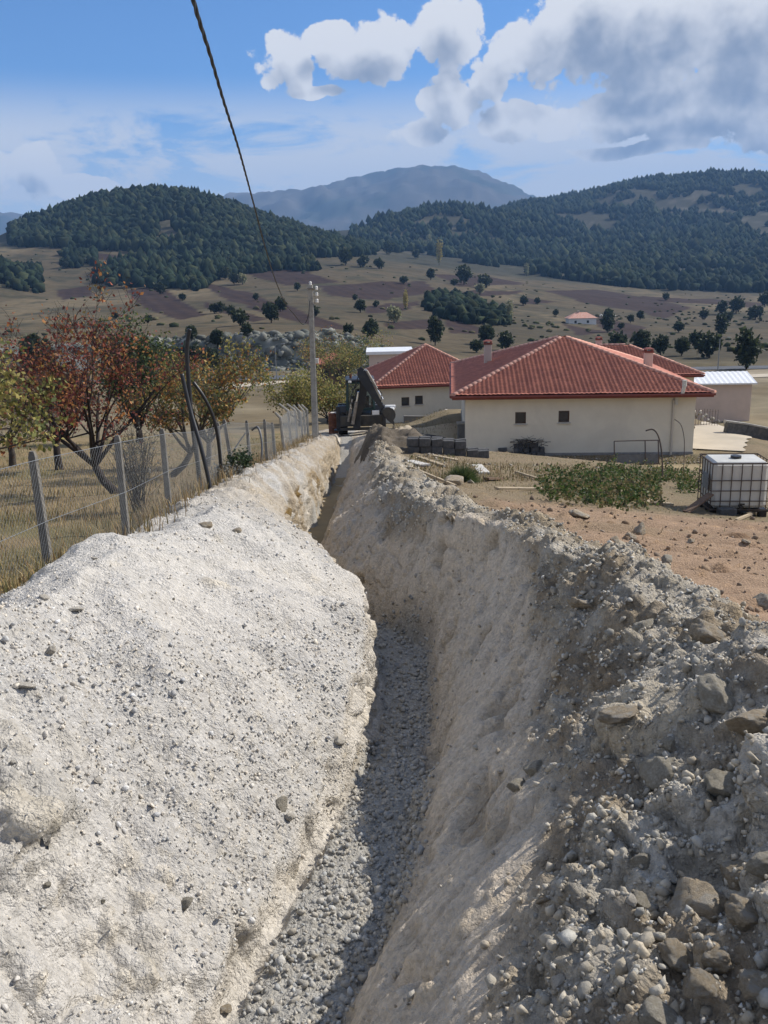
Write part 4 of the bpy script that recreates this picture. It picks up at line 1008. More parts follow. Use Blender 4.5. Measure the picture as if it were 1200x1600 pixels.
# single rocks and clods that can be picked out
def clods():
    var = {m: [rock_mesh('rock', 200+k+10*i, 4, .38, m, False, 12) for k in range(5)] for i, m in enumerate(('rock_brown', 'rock_grey', 'rock_pale'))}
    bankR, bankL, tr = NEAR['obj']['clod_spoil_bank'], NEAR['obj']['pale_spoil_bank'], NEAR['obj']['trench']
    def put(px, py, wpx, kind, parent, k=None, sink=.25):
        p = ground_hit(px, py); s = wpx/F_PX*np.linalg.norm(p)/2
        obj('rock' if kind != 'rock_brown' else 'clod', var[kind][random.randrange(5) if k is None else k], None, parent, (p[0], p[1], p[2]+s*(.5-sink)), (random.uniform(-.5, .5), random.uniform(-.5, .5), random.uniform(0, 6.3)), (s*random.uniform(.9, 1.2), s*random.uniform(.9, 1.2), s*random.uniform(.7, 1.0)))
    for a in [(1085, 1425, 108, 'rock_brown'), (1165, 1440, 70, 'rock_brown'), (1150, 1375, 60, 'rock_brown'), (1060, 1515, 62, 'rock_brown'), (1118, 1510, 44, 'rock_brown'), (1185, 1545, 66, 'rock_brown'),
              (1195, 1360, 60, 'rock_grey'), (965, 1135, 58, 'rock_brown'), (912, 955, 62, 'rock_brown'), (1030, 1215, 60, 'rock_grey'), (1130, 1235, 66, 'rock_grey'), (1045, 1170, 34, 'rock_grey'),
              (1180, 1150, 90, 'rock_brown'), (1120, 1100, 70, 'rock_grey'), (1105, 1000, 60, 'rock_brown'), (1010, 985, 40, 'rock_grey'), (1030, 1605, 70, 'rock_grey'), (1090, 1575, 52, 'rock_brown'),
              (835, 1205, 34, 'rock_grey'), (810, 1235, 30, 'rock_grey'), (895, 1345, 20, 'rock_grey'), (1000, 1415, 30, 'rock_grey'), (985, 1425, 24, 'rock_pale'), (940, 1495, 26, 'rock_pale'), (870, 1540, 30, 'rock_pale')]:
        put(*a, bankR, sink=.32)
    for a in [(530, 1165, 26, 'rock_pale'), (440, 1265, 24, 'rock_grey'), (452, 1285, 22, 'rock_pale'), (75, 1395, 14, 'rock_grey'), (155, 1230, 18, 'rock_pale'), (290, 1425, 22, 'rock_grey'), (40, 1085, 26, 'rock_pale'), (80, 1030, 20, 'rock_pale'),
              (120, 960, 22, 'rock_pale'), (70, 935, 18, 'rock_pale'), (350, 1585, 26, 'rock_brown'), (320, 825, 20, 'rock_brown'), (370, 830, 18, 'rock_brown')]:
        put(*a, bankL, sink=.35)
    P, N_, j = sample_near(NEAR['inR']*(.15+NEAR['clod']), 130, 26)
    for p in P:
        s = (.018+.045*random.random()**3)*(1+.05*p[1]); kd = random.choice(['rock_grey', 'rock_grey', 'rock_brown', 'rock_pale'])
        obj('rock' if kd != 'rock_brown' else 'clod', var[kd][random.randrange(5)], None, bankR, (p[0], p[1], p[2]+s*.05), (random.uniform(-.6, .6), random.uniform(-.6, .6), random.uniform(0, 6.3)), (s*random.uniform(.8, 1.25), s, s*random.uniform(.6, 1)))
    P, N_, j = sample_near(NEAR['inL'], 40, 14)
    for p in P:
        s = (.010+.018*random.random()**2)*(1+.05*p[1])
        obj('rock', var[random.choice(['rock_pale', 'rock_pale', 'rock_pale', 'rock_grey'])][random.randrange(5)], None, bankL, (p[0], p[1], p[2]+s*.3), (random.uniform(-.6, .6), random.uniform(-.6, .6), random.uniform(0, 6.3)), (s*random.uniform(.8, 1.3), s, s*random.uniform(.6, 1)))
    yd = NEAR['obj']['yard_ground']
    for a in [(905, 808, 34, 'rock_brown'), (1000, 835, 24, 'rock_brown'), (985, 842, 20, 'rock_brown'), (1040, 880, 22, 'rock_grey'), (960, 845, 16, 'rock_brown'), (1165, 855, 16, 'rock_brown'), (1080, 850, 14, 'rock_brown'), (735, 755, 12, 'rock_grey'), (1190, 945, 30, 'rock_grey')]:
        put(*a, yd, sink=.3)
clods()

def mound(name, px, py, w, h, dpt, col, label, seed):
    p = hit(px, py); n = 46; V = []; g = np.linspace(-1, 1, n); Xg, Yg = np.meshgrid(g, g); r = np.sqrt(Xg**2+Yg**2)
    x = (p[0]+Xg*w/2).ravel(); y = (p[1]+Yg*dpt/2).ravel(); nz = fbm2(x*1.6, y*1.6, 4, seed)
    z = np.array([GZ(a, b) for a, b in zip(x, y)])+np.maximum(0, 1-r.ravel()**1.3)*h*(1+.5*nz)+.13*fbm2(x*3.3, y*3.3, 4, seed+3, .65)*(r.ravel() < .9)-.12*(r.ravel() > .93)
    idx = np.arange(n*n).reshape(n, n); Q = np.stack([idx[:-1, :-1], idx[:-1, 1:], idx[1:, 1:], idx[1:, :-1]], -1).reshape(-1, 4)
    c = np.array(col)*(1+.35*fbm2(x*3, y*3, 3, seed+7))[:, None]
    obj(name, raw_mesh(name, np.stack([x, y, z], 1), quads=Q, smooth=True, col=np.clip(c, .02, .7)), 'earth', label=label, kind='structure')
mound('earth_mound', 628, 702, 3.2, .7, 5.0, (.15, .125, .095), 'dark heap of dug earth in front of the digger bucket', 301)
mound('earth_mound', 588, 698, 1.9, .5, 5.0, (.20, .165, .12), 'brown heap of earth at the far end of the trench', 302)
mound('gravel_heap', 640, 684, 3.2, .45, 3.6, (.46, .39, .29), 'pale gravel heap beside the digger', 303)
mound('earth_mound', 680, 690, 3.6, .30, 2.4, (.10, .095, .09), 'dark strip of earth behind the stacked blocks', 304)
# ------------------------------------------------------------------ trees
def tree_skeleton(seed, base, h, trunk_r, fork_h, spread, lean=(0, 0), n_main=5, levels=3, up=.6, curve=.25):
    r = random.Random(seed); br = []; tips = []
    def grow(p, d, L, rad, lev):
        n = 5; pts = [p]; rr = [rad]; q = Vector(p); dd = Vector(d).normalized()
        for k in range(n):
            dd = (dd+Vector((r.uniform(-1, 1), r.uniform(-1, 1), r.uniform(-.6, 1.0)))*curve*.5).normalized()
            q = q+dd*L/n; pts.append(q.copy()); rr.append(rad*(1-.62*(k+1)/n))
            if lev > 0 and k >= 1:
                for _ in range(1 if lev > 1 else 2):
                    if r.random() < .80:
                        a = Vector((r.uniform(-1, 1), r.uniform(-1, 1), r.uniform(-.25, up))).normalized()
                        grow(q.copy(), (dd*.55+a*.85), L*r.uniform(.42, .68), rr[-1]*.62, lev-1)
            if lev <= 1: tips.append((q.copy(), lev))
        br.append((pts, rr))
    b = Vector(base); top = b+Vector((lean[0], lean[1], fork_h)); mid = (b+top)/2+Vector((r.uniform(-.06, .06), 0, 0))
    trunk = ([b-Vector((0, 0, .2)), b+Vector((0, 0, .05)), mid, top], [trunk_r*1.5, trunk_r*1.2, trunk_r, trunk_r*.9])
    for k in range(n_main):
        a = 2*math.pi*k/n_main+r.uniform(-.5, .5)
        d = Vector((math.cos(a)*spread, math.sin(a)*spread, r.uniform(.55, 1.2)))
        grow(top.copy(), d, (h-fork_h)*r.uniform(.75, 1.05), trunk_r*.62, levels)
    return trunk, br, tips
def leaf_cloud(points, n, size, cols, seed, jitter=.10, droop=.3):
    """n small folded leaves near the given points"""
    r = np.random.default_rng(seed); pts = np.array([tuple(p) for p in points]); j = r.integers(0, len(pts), n)
    c = pts[j]+r.normal(size=(n, 3))*jitter
    a = r.normal(size=(n, 3)); a[:, 2] -= droop; a /= np.linalg.norm(a, axis=1, keepdims=True)
    b = np.cross(a, r.normal(size=(n, 3))); b /= np.linalg.norm(b, axis=1, keepdims=True)+1e-9; nn = np.cross(a, b)
    s = size*(.6+.8*r.random(n))[:, None]; w = s*.34
    V = np.stack([c, c+a*s*.5+b*w+nn*s*.10, c+a*s, c+a*s*.5-b*w+nn*s*.10], 1)
    q = np.arange(n)[:, None]*4; T = np.concatenate([q+np.array([[0, 1, 2]]), q+np.array([[0, 2, 3]])], 0)
    cc = cols(c, r); C_ = np.repeat(cc*(.7+.6*r.random((n, 1))), 4, 0)
    return V.reshape(-1, 3), T, np.clip(C_, .01, .8)
def make_tree(name, label, cat_, base, h, trunk_r, fork_h, spread, nleaf, lsize, cols, seed, group=None, lean=(0, 0), n_main=5, levels=3, up=.6, bark='bark', jitter=.1, keep=None, curve=.25):
    trunk, br, tips = tree_skeleton(seed, (0, 0, 0), h, trunk_r, fork_h, spread, lean, n_main, levels, up, curve)
    root = empty(name, base, 0, label, cat_, group)
    mb = MB(); mb.tube(trunk[0], trunk[1], 9); mb.build('trunk', bark, root, True)
    mb = MB()
    for pts, rr in br: mb.tube(pts, [max(q, .0035) for q in rr], 5 if rr[0] > .02 else 3, False)
    rt = random.Random(seed+9)
    for (tp, lv) in tips[::2]:                                # fine twigs
        e = tp+Vector((rt.uniform(-1, 1), rt.uniform(-1, 1), rt.uniform(-.2, 1.4)))*.16*h*.5; mb.tube([tp, (tp+e)/2+Vector((rt.uniform(-.02, .02), 0, .02)), e], [.0045, .0035, .002], 3, False)
    mb.build('limbs', bark, root, True)
    pts = [t[0] for t in tips if keep is None or keep(t[0])]
    V, T, C_ = leaf_cloud(pts, nleaf, lsize, cols, seed, jitter)
    o = obj('crown', raw_mesh('crown', V, tris=T, col=C_), 'leaf', root)
    return root
def pal(cs, ws, zdep=None):
    cs = np.array(cs); ws = np.array(ws)/sum(ws)
    def f(c, r):
        k = r.choice(len(cs), size=len(c), p=ws)
        n = fbm3(c*1.6, 2, 5); sh = np.where(n > .12, 1, 0); k2 = np.where(r.random(len(c)) < .55*sh, (k*0+len(cs)-1), k)
        return cs[k2]
    return f
def orchard():
    red = pal([(.20, .058, .045), (.30, .10, .055), (.12, .042, .04), (.20, .15, .055), (.42, .19, .07)], [4, 3, 3, 1.5, 1])
    yg = pal([(.18, .19, .055), (.30, .26, .075), (.11, .13, .045), (.26, .14, .065), (.36, .31, .10)], [4, 3, 3, 1.4, 1])
    orange = pal([(.40, .21, .06), (.32, .13, .05), (.19, .18, .06), (.42, .28, .08), (.12, .14, .055)], [3, 2, 3, 2, 2])
    green = pal([(.07, .10, .04), (.11, .14, .05), (.22, .19, .05), (.05, .08, .035)], [3, 3, 1, 3])
    p = hit(180, 772); make_tree('fruit_tree', 'wide leaning fruit tree with dark red autumn leaves and bare top shoots', 'tree', (p[0], p[1], GZ(p[0], p[1])), 3.0, .085, .6, .95, 5200, .075, red, 21, 'orchard trees behind the wire fence', (-.38, .05), 8, 3, .9, 'bark_dark')
    # bare shoots rising from its top
    make_tree('fruit_tree', 'fruit tree with green and yellow leaves beside the first fence post', 'tree', (-6.95, 13.6, GZ(-6.95, 13.6)), 2.4, .08, .55, .9, 5000, .08, yg, 22, 'orchard trees behind the wire fence', (0, 0), 6, 3, .5)
    p = hit(270, 745); make_tree('fruit_tree', 'fruit tree with orange leaves behind the black pipes', 'tree', (p[0], p[1], GZ(p[0], p[1])), 2.5, .08, .6, .7, 4200, .075, orange, 23, 'orchard trees behind the wire fence', (.5, 0), 6, 3, .8)
    p = hit(345, 728); make_tree('fruit_tree', 'fruit tree with mixed yellow and green leaves beside the leaning concrete posts', 'tree', (p[0]-.4, p[1], GZ(p[0]-.4, p[1])), 2.6, .08, .7, .6, 4200, .08, yg, 24, 'orchard trees behind the wire fence', (.1, 0), 6, 3, .9)
    p = hit(93, 735); make_tree('fruit_tree', 'thin fruit tree with dull red leaves standing behind the wide red tree', 'tree', (p[0], p[1], GZ(p[0], p[1])), 2.7, .10, .8, .9, 3000, .09, red, 25, 'orchard trees behind the wire fence', (0, 0), 5, 3, .8, 'bark_dark')
    p = hit(20, 728); make_tree('fruit_tree', 'fruit tree with thinning brown red crown at the orchard edge', 'tree', (p[0], p[1], GZ(p[0], p[1])), 2.7, .10, .8, .9, 2400, .09, red, 26, 'orchard trees behind the wire fence', (0, 0), 5, 3, .8)
    make_tree('evergreen_tree', 'dense dark green tree rising behind the red fruit tree', 'tree', (-11.5, 42, GZ(-11.5, 42)), 3.6, .16, .6, .38, 8000, .16, green, 27, None, (0, 0), 12, 2, 1.1, 'bark_dark', .22)
    # yellow green bushes beyond the fence
    for (px, py, y, h, sp, lab, cl, sd) in ((468, 640, 62, 3.1, .95, 'broad yellow green bush beyond the fence beside the utility pole', yg, 31), (512, 640, 66, 2.5, .7, 'yellowing bush between the utility pole and the digger', yg, 32),
                                            (508, 566, 118, 3.6, .8, 'rounded tree with orange yellow leaves behind the dark cottage', orange, 33), (550, 572, 105, 3.4, .8, 'rounded yellow green tree beside the dark cottage', yg, 34),
                                            (533, 575, 110, 3.0, .5, 'narrow dark green tree beside the dark cottage', green, 35)):
        q = at(px, py, y); z = min(float(far_z(q[0], y)), q[2]+1.0)
        make_tree('bush' if 'bush' in lab else 'garden_tree', lab, 'bush' if 'bush' in lab else 'tree', (q[0], y, z), .62*h+(q[2]-z), .08, .3, sp, 3800, .17, cl, sd, None, (0, 0), 9, 2, .8, 'bark', .25)
orchard()
def twiggy(name, label, base, h, r_, n, seed, mat_='bark', leaf=None, cat_='bush', nl=0, ls=.05):
    rr = random.Random(seed); root = empty(name, base, 0, label, cat_); mb = MB(); tips = []
    for k in range(n):
        a = rr.uniform(0, 6.28); d = Vector((math.cos(a)*r_*rr.uniform(.2, 1), math.sin(a)*r_*rr.uniform(.2, 1), h*rr.uniform(.6, 1))); s = Vector((rr.uniform(-.1, .1), rr.uniform(-.1, .1), -.05))
        m = s+d*.5+Vector((rr.uniform(-.1, .1), rr.uniform(-.1, .1), .06)); mb.tube([s, m, s+d], [.008, .006, .003], 3, False); tips += [m, s+d, s+d*.8]
        for _ in range(5):
            q = s+d*rr.uniform(.3, 1); e = q+Vector((rr.uniform(-1, 1), rr.uniform(-1, 1), rr.uniform(0, 1)))*h*.25; mb.tube([q, e], [.004, .002], 3, False); tips.append(e)
    mb.build('stems', mat_, root)
    if nl:
        V, T, C_ = leaf_cloud(tips, nl, ls, leaf, seed, .05, 0); obj('leaves', raw_mesh('leaves', V, tris=T, col=C_), 'leaf', root)
    return root
greyleaf = pal([(.22, .22, .20), (.30, .29, .25), (.16, .16, .14)], [1, 1, 1]); dkgreen = pal([(.04, .07, .03), (.07, .10, .04), (.03, .05, .025)], [1, 1, 1])
p = hit(218, 800); twiggy('dry_bush', 'grey leafless bush tangled in the wire fence beside the red fruit tree', (p[0], p[1], GZ(p[0], p[1])), 1.6, .5, 46, 41, 'bark', greyleaf, 'bush', 250, .05)
p = hit(378, 766); twiggy('small_shrub', 'small dark green shrub at the foot of the fence', (p[0], p[1], GZ(p[0], p[1])), .42, .28, 40, 42, 'bark', dkgreen, 'bush', 900, .06)
p = hit(358, 772); twiggy('small_shrub', 'low grey green weed clump at the fence beside the pale bank', (p[0], p[1], GZ(p[0], p[1])), .40, .30, 40, 43, 'bark', greyleaf, 'bush', 400, .06)

# clipped spiky shrub in the yard
def spiky():
    p = hit(722, 752); z = GZ(p[0], p[1]); r = np.random.default_rng(51); n = 5200
    root = empty('broom_shrub', (p[0], p[1], z), 0, 'round dark green spiky shrub growing behind a boulder in the yard', 'bush')
    th = r.random(n)*2*np.pi; el = np.arccos(r.random(n)*.98); d = np.stack([np.cos(th)*np.sin(el), np.sin(th)*np.sin(el), np.cos(el)], 1)
    L = (.30+.22*r.random(n))[:, None]; s = d*.04*r.random((n, 1)); e = d*L*np.array([1.05, 1, .98]); e[:, 2] -= .04*np.sin(el)
    s = e*.35*r.random((n, 1)); b = np.cross(d, r.normal(size=(n, 3))); b /= np.linalg.norm(b, axis=1, keepdims=True)
    V = np.stack([s-b*.004, s+b*.004, e], 1).reshape(-1, 3); T = np.arange(n*3).reshape(-1, 3)
    c = np.array([.06, .095, .035])*(.6+.9*r.random((n, 1))); c = np.where(r.random((n, 1)) < .15, np.array([.16, .17, .06]), c)
    obj('foliage', raw_mesh('foliage', V, tris=T, col=np.repeat(c, 3, 0)), 'leaf', root)
    mb = MB()
    for k in range(9):
        a = k*.7; mb.tube([(0, 0, -.05), (.12*math.cos(a), .12*math.sin(a), .18)], [.012, .006], 4)
    mb.build('stems', 'bark', root)
    q = hit(712, 756); o = obj('boulder', rock_mesh('boulder', 405, 4, .22, 'rock_brown', True, 12), None, None, (q[0], q[1]-.10, GZ(q[0], q[1])+.10), (0, 0, 1), (.30, .24, .19), label='rounded brown boulder lying in front of the spiky shrub', cat='boulder')
spiky()

# ------------------------------------------------------------------ grass and weeds
def blades(name, P, h, w, cols, seed, label, parent=None, bend=.35):
    r = np.random.default_rng(seed); n = len(P); a = r.random(n)*2*np.pi; hh = h*(.5+.9*r.random(n)); d = np.stack([np.cos(a), np.sin(a), np.zeros(n)], 1)
    b = np.stack([-np.sin(a), np.cos(a), np.zeros(n)], 1)*w*(.6+.8*r.random((n, 1))); lean = (bend*r.random(n)**.7)[:, None]
    m = P+np.array([0, 0, 1])*(hh*.55)[:, None]+d*lean*hh[:, None]*.35; e = P+np.array([0, 0, 1])*(hh*(1-.35*lean[:, 0]))[:, None]+d*lean*hh[:, None]*1.1
    V = np.stack([P-b, P+b, m-b*.7, m+b*.7, e], 1).reshape(-1, 3); q = np.arange(n)[:, None]*5
    T = np.concatenate([q+np.array([[0, 1, 3]]), q+np.array([[0, 3, 2]]), q+np.array([[2, 3, 4]])], 0)
    cs = np.array(cols); c = cs[r.integers(0, len(cs), n)]*(.6+.8*r.random((n, 1)))
    return obj(name, raw_mesh(name, V, tris=T, col=np.repeat(np.clip(c, .02, .7), 5, 0)), 'straw', parent, label=label, kind='stuff')
def grasses():
    r = np.random.default_rng(61)
    n = 52000; y = 6.5*np.exp(r.random(n)*math.log(44/6.5)); x = -3.0-r.random(n)**1.15*(.62*y+2.5)
    dens = fbm2(x*.7, y*.7, 3, 63); ok = r.random(n) < np.clip(.55+1.0*dens, .08, 1); x, y = x[ok], y[ok]
    z = np.array([GZ(a, b) for a, b in zip(x, y)])
    blades('dry_grass', np.stack([x, y, z-.02], 1), .17, .007, [(.40, .30, .14), (.33, .25, .12), (.45, .36, .20), (.22, .19, .09), (.30, .20, .10), (.17, .16, .07)], 65, 'dry straw coloured grass under the orchard trees', None, .6)
    n = 5000; x = -3.45+r.normal(size=n)*.32; y = 9+r.random(n)*30; z = np.array([GZ(a, b) for a, b in zip(x, y)])
    blades('fence_grass', np.stack([x, y, z-.02], 1), .30, .006, [(.34, .23, .11), (.28, .20, .11), (.38, .30, .17), (.18, .15, .08)], 66, 'tall dry grass along the foot of the wire fence', None, .6)
    n = 24000; y = 12+r.random(n)**1.4*29; x = 1.6+r.random(n)*(.50*y-1.0); dens = fbm2(x*.5, y*.35, 4, 67); ok = (r.random(n) < np.clip(.25+1.3*dens, .02, 1)*np.interp(y, [12, 16.5, 18], [.08, .12, 1])); x, y = x[ok], y[ok]
    z = np.array([GZ(a, b) for a, b in zip(x, y)])
    blades('yard_grass', np.stack([x, y, z-.02], 1), .085, .006, [(.36, .28, .15), (.30, .23, .12), (.22, .20, .09), (.16, .17, .07)], 68, 'patchy dry grass over the yard', None, .7)
    # leafy green weeds before the house
    pts = []
    while len(pts) < 420:
        px, py = np.clip(r.normal(990, 62), 850, 1110), r.normal(764, 14)
        if vnoise2(np.array([px*.025]), np.array([py*.05]), 71)[0] > -.45: p = hit(px, py); pts.append((p[0], p[1], GZ(p[0], p[1])))
    stems = []
    for p in pts:
        h = r.uniform(.10, .36)*(1.5 if r.random() < .12 else 1); stems += [(p[0]+r.normal()*.07, p[1]+r.normal()*.07, p[2]+h*q) for q in np.linspace(.1, 1, 6)]
    V, T, C_ = leaf_cloud(stems, 17000, .08, pal([(.06, .095, .025), (.085, .125, .035), (.04, .065, .02), (.13, .14, .05), (.19, .155, .075)], [4, 4, 3, 2, 2]), 72, .055, 0)
    obj('weeds', raw_mesh('weeds', V, tris=T, col=C_), 'leaf', label='patch of leafy green weeds in front of the cream house', kind='stuff')
    pts = np.array([hit(px, py) for px, py in zip(r.uniform(640, 1110, 6000), 714+40*r.random(6000)**1.2)]); pts[:, 2] = [GZ(a, b) for a, b in pts[:, :2]]
    ex = np.stack([r.uniform(.6, 4.2, 2200), r.uniform(37, 61, 2200), np.zeros(2200)], 1); ex[:, 2] = [GZ(a, b) for a, b in ex[:, :2]]; pts = np.concatenate([pts, ex[fbm2(ex[:, 0]*.6, ex[:, 1]*.6, 3, 74) > -.1]])
    blades('dry_weeds', pts, .13, .009, [(.26, .19, .10), (.17, .125, .07), (.30, .24, .13), (.11, .12, .05)], 73, 'brown dry weeds between the yard and the house wall', None, .8)
grasses()

# ------------------------------------------------------------------ far trees: woods as one mass, single trees on the fields as things
def crown_shape(seed, sub, tall):
    V, T = ICO[sub] if sub else (np.array([(1, 0, 0), (-1, 0, 0), (0, 1, 0), (0, -1, 0), (.2, .1, 1), (0, 0, -1)], float), np.array([(0, 2, 4), (2, 1, 4), (1, 3, 4), (3, 0, 4), (2, 0, 5), (1, 2, 5), (3, 1, 5), (0, 3, 5)])); r = np.random.default_rng(seed); V = V*(1+(.42 if sub < 2 else .30)*r.uniform(-1, 1, (len(V), 1)))*np.array([1, 1, tall]); V[:, 2] += tall*.8; return V, T
def poly_mask(px, py, poly):
    inn = np.zeros(len(px), bool); n = len(poly)
    for i in range(n):
        x1, y1 = poly[i]; x2, y2 = poly[(i+1) % n]
        inn ^= ((y1 > py) != (y2 > py)) & (px < (x2-x1)*(py-y1)/(y2-y1+1e-9)+x1)
    return inn
def forest(name, label, u, d, size, sub, cols, seed, tall=1.0):
    r = np.random.default_rng(seed); x = u*d; z = far_z(x, d); n = len(d); s = size*(.55+.8*r.random(n)); kind = r.integers(0, 10, n)
    VV, TT, CC = [], [], []; off = 0; cs = np.array(cols); col = cs[r.integers(0, len(cs), n)]*(.65+.7*r.random((n, 1)))
    for k in range(10):
        m = np.nonzero(kind == k)[0]; V, T = crown_shape(seed*10+k, sub, tall*(.8+.06*k)); a = r.random(len(m))*6.28; ca, sa = np.cos(a)[:, None], np.sin(a)[:, None]
        W = np.stack([V[None, :, 0]*ca-V[None, :, 1]*sa, V[None, :, 0]*sa+V[None, :, 1]*ca, np.repeat(V[None, :, 2], len(m), 0)], -1)*s[m][:, None, None]
        W += np.stack([x[m], d[m], z[m]-.15*s[m]], 1)[:, None, :]
        VV.append(W.reshape(-1, 3)); TT.append((T[None]+(np.arange(len(m))*len(V))[:, None, None]+off).reshape(-1, 3)); CC.append(np.repeat(col[m], len(V), 0)); off += len(m)*len(V)
    obj(name, raw_mesh(name, np.concatenate(VV), tris=np.concatenate(TT), col=np.concatenate(CC)), 'far_foliage', label=label, kind='stuff')
def woods():
    r = np.random.default_rng(81); dk = [(.016, .025, .016), (.022, .033, .019), (.011, .018, .013), (.034, .042, .022)]
    def samples(n, d0, d1, p0, p1):
        d = np.sqrt(r.random(n)*(d1**2-d0**2)+d0**2); u = (p0+(p1-p0)*r.random(n)-600)/F_PX; x = u*d; P = np.stack([x, d, far_z(x, d)], 1); px, py = proj(P)
        return u, d, px, py, x
    # wooded hill with the rounded top
    u, d, px, py, x = samples(22000, 560, 860, -60, 640)
    base = np.interp(px, [-60, 15, 100, 200, 300, 400, 500, 560, 600, 640], [384, 384, 387, 393, 399, 400, 404, 400, 392, 380])
    ok = (py < base+4*vnoise2(x*.03, d*.03, 82)) & (fbm2(x*.02, d*.02, 3, 83) > -.42) & (px > 16); ok &= r.random(len(d)) < np.interp(py, [300, 400], [.5, .5])
    forest('hill_wood', 'dark evergreen wood covering the rounded hill', u[ok][:6500], d[ok][:6500], 2.7, 1, dk, 84, 1.25)
    polys = [[(150, 425), (190, 410), (250, 402), (300, 408), (400, 398), (470, 400), (505, 425), (430, 423), (340, 436), (310, 455), (270, 452), (150, 446)], [(95, 397), (152, 396), (146, 418), (105, 420)]]
    u, d, px, py, x = samples(30000, 380, 640, 60, 540); ok = poly_mask(px, py, polys[0]) | poly_mask(px, py, polys[1]); ok &= r.random(len(d)) < .45
    forest('copse', 'strips of dark trees below the wooded hill', u[ok][:1500], d[ok][:1500], 2.3, 1, dk, 85, 1.1)
    u, d, px, py, x = samples(9000, 395, 520, -300, 90); ok = (px < np.interp(py, [380, 410, 450, 480], [10, 50, 80, 62])) & (py < 483)
    forest('copse', 'dark wooded spur at the field edge beyond the red fruit tree', u[ok][:1400], d[ok][:1400], 2.0, 1, dk, 86, 1.15)
    u, d, px, py, x = samples(12000, 250, 460, 640, 800); ok = poly_mask(px, py, [(663, 475), (690, 463), (730, 468), (800, 500), (790, 512), (720, 506), (672, 492)])
    forest('copse', 'thick dark grove on the field slope behind the red roofs', u[ok][:420], d[ok][:420], 1.7, 1, dk, 87, 1.0)
    # the big wooded hills with clearings
    u, d, px, py, x = samples(75000, 600, 2100, 560, 1420)
    base = np.interp(px, [560, 600, 640, 700, 800, 870, 1000, 1200, 1420], [392, 398, 392, 404, 424, 436, 452, 458, 458])
    clear = fbm2(x*.010, d*.006, 4, 88)+.35*vnoise2(x*.04, d*.03, 89)
    thin = np.interp(py, [300, 340, 420, 450], [.02, .16, .22, .05])*np.interp(px, [560, 640, 900, 1200], [1.6, 1.6, 1.0, .7])
    ok = (py < base) & (clear < .30-thin*np.interp(py, [320, 350], [.2, 1.2]))
    u2, d2 = u[ok], d[ok]; nr_ = d2 < 1000
    forest('hill_wood', 'evergreen wood along the foot of the long hills', u2[nr_][:5000], d2[nr_][:5000], 3.1, 1, dk, 90, 1.15)
    forest('hill_wood', 'evergreen wood covering the long hills', u2[~nr_][:15000], d2[~nr_][:15000], 4.6, 0, dk, 91, 1.05)
    # scrub in the lower fields
    u, d, px, py, x = samples(15000, 160, 620, -100, 1300); cl = fbm2(x*.02, d*.02, 3, 92); wr = sm(px, 680, 820)*sm(py, 478, 500)
    ok = (r.random(len(d)) < .016+.55*wr*np.clip(cl+.15, 0, 1)) & (py < 575)
    forest('field_scrub', 'small dark bushes dotted over the fields', u[ok][:1900], d[ok][:1900], .8, 1, [(.045, .055, .026), (.07, .075, .035), (.09, .08, .045)], 93, .5)
woods()
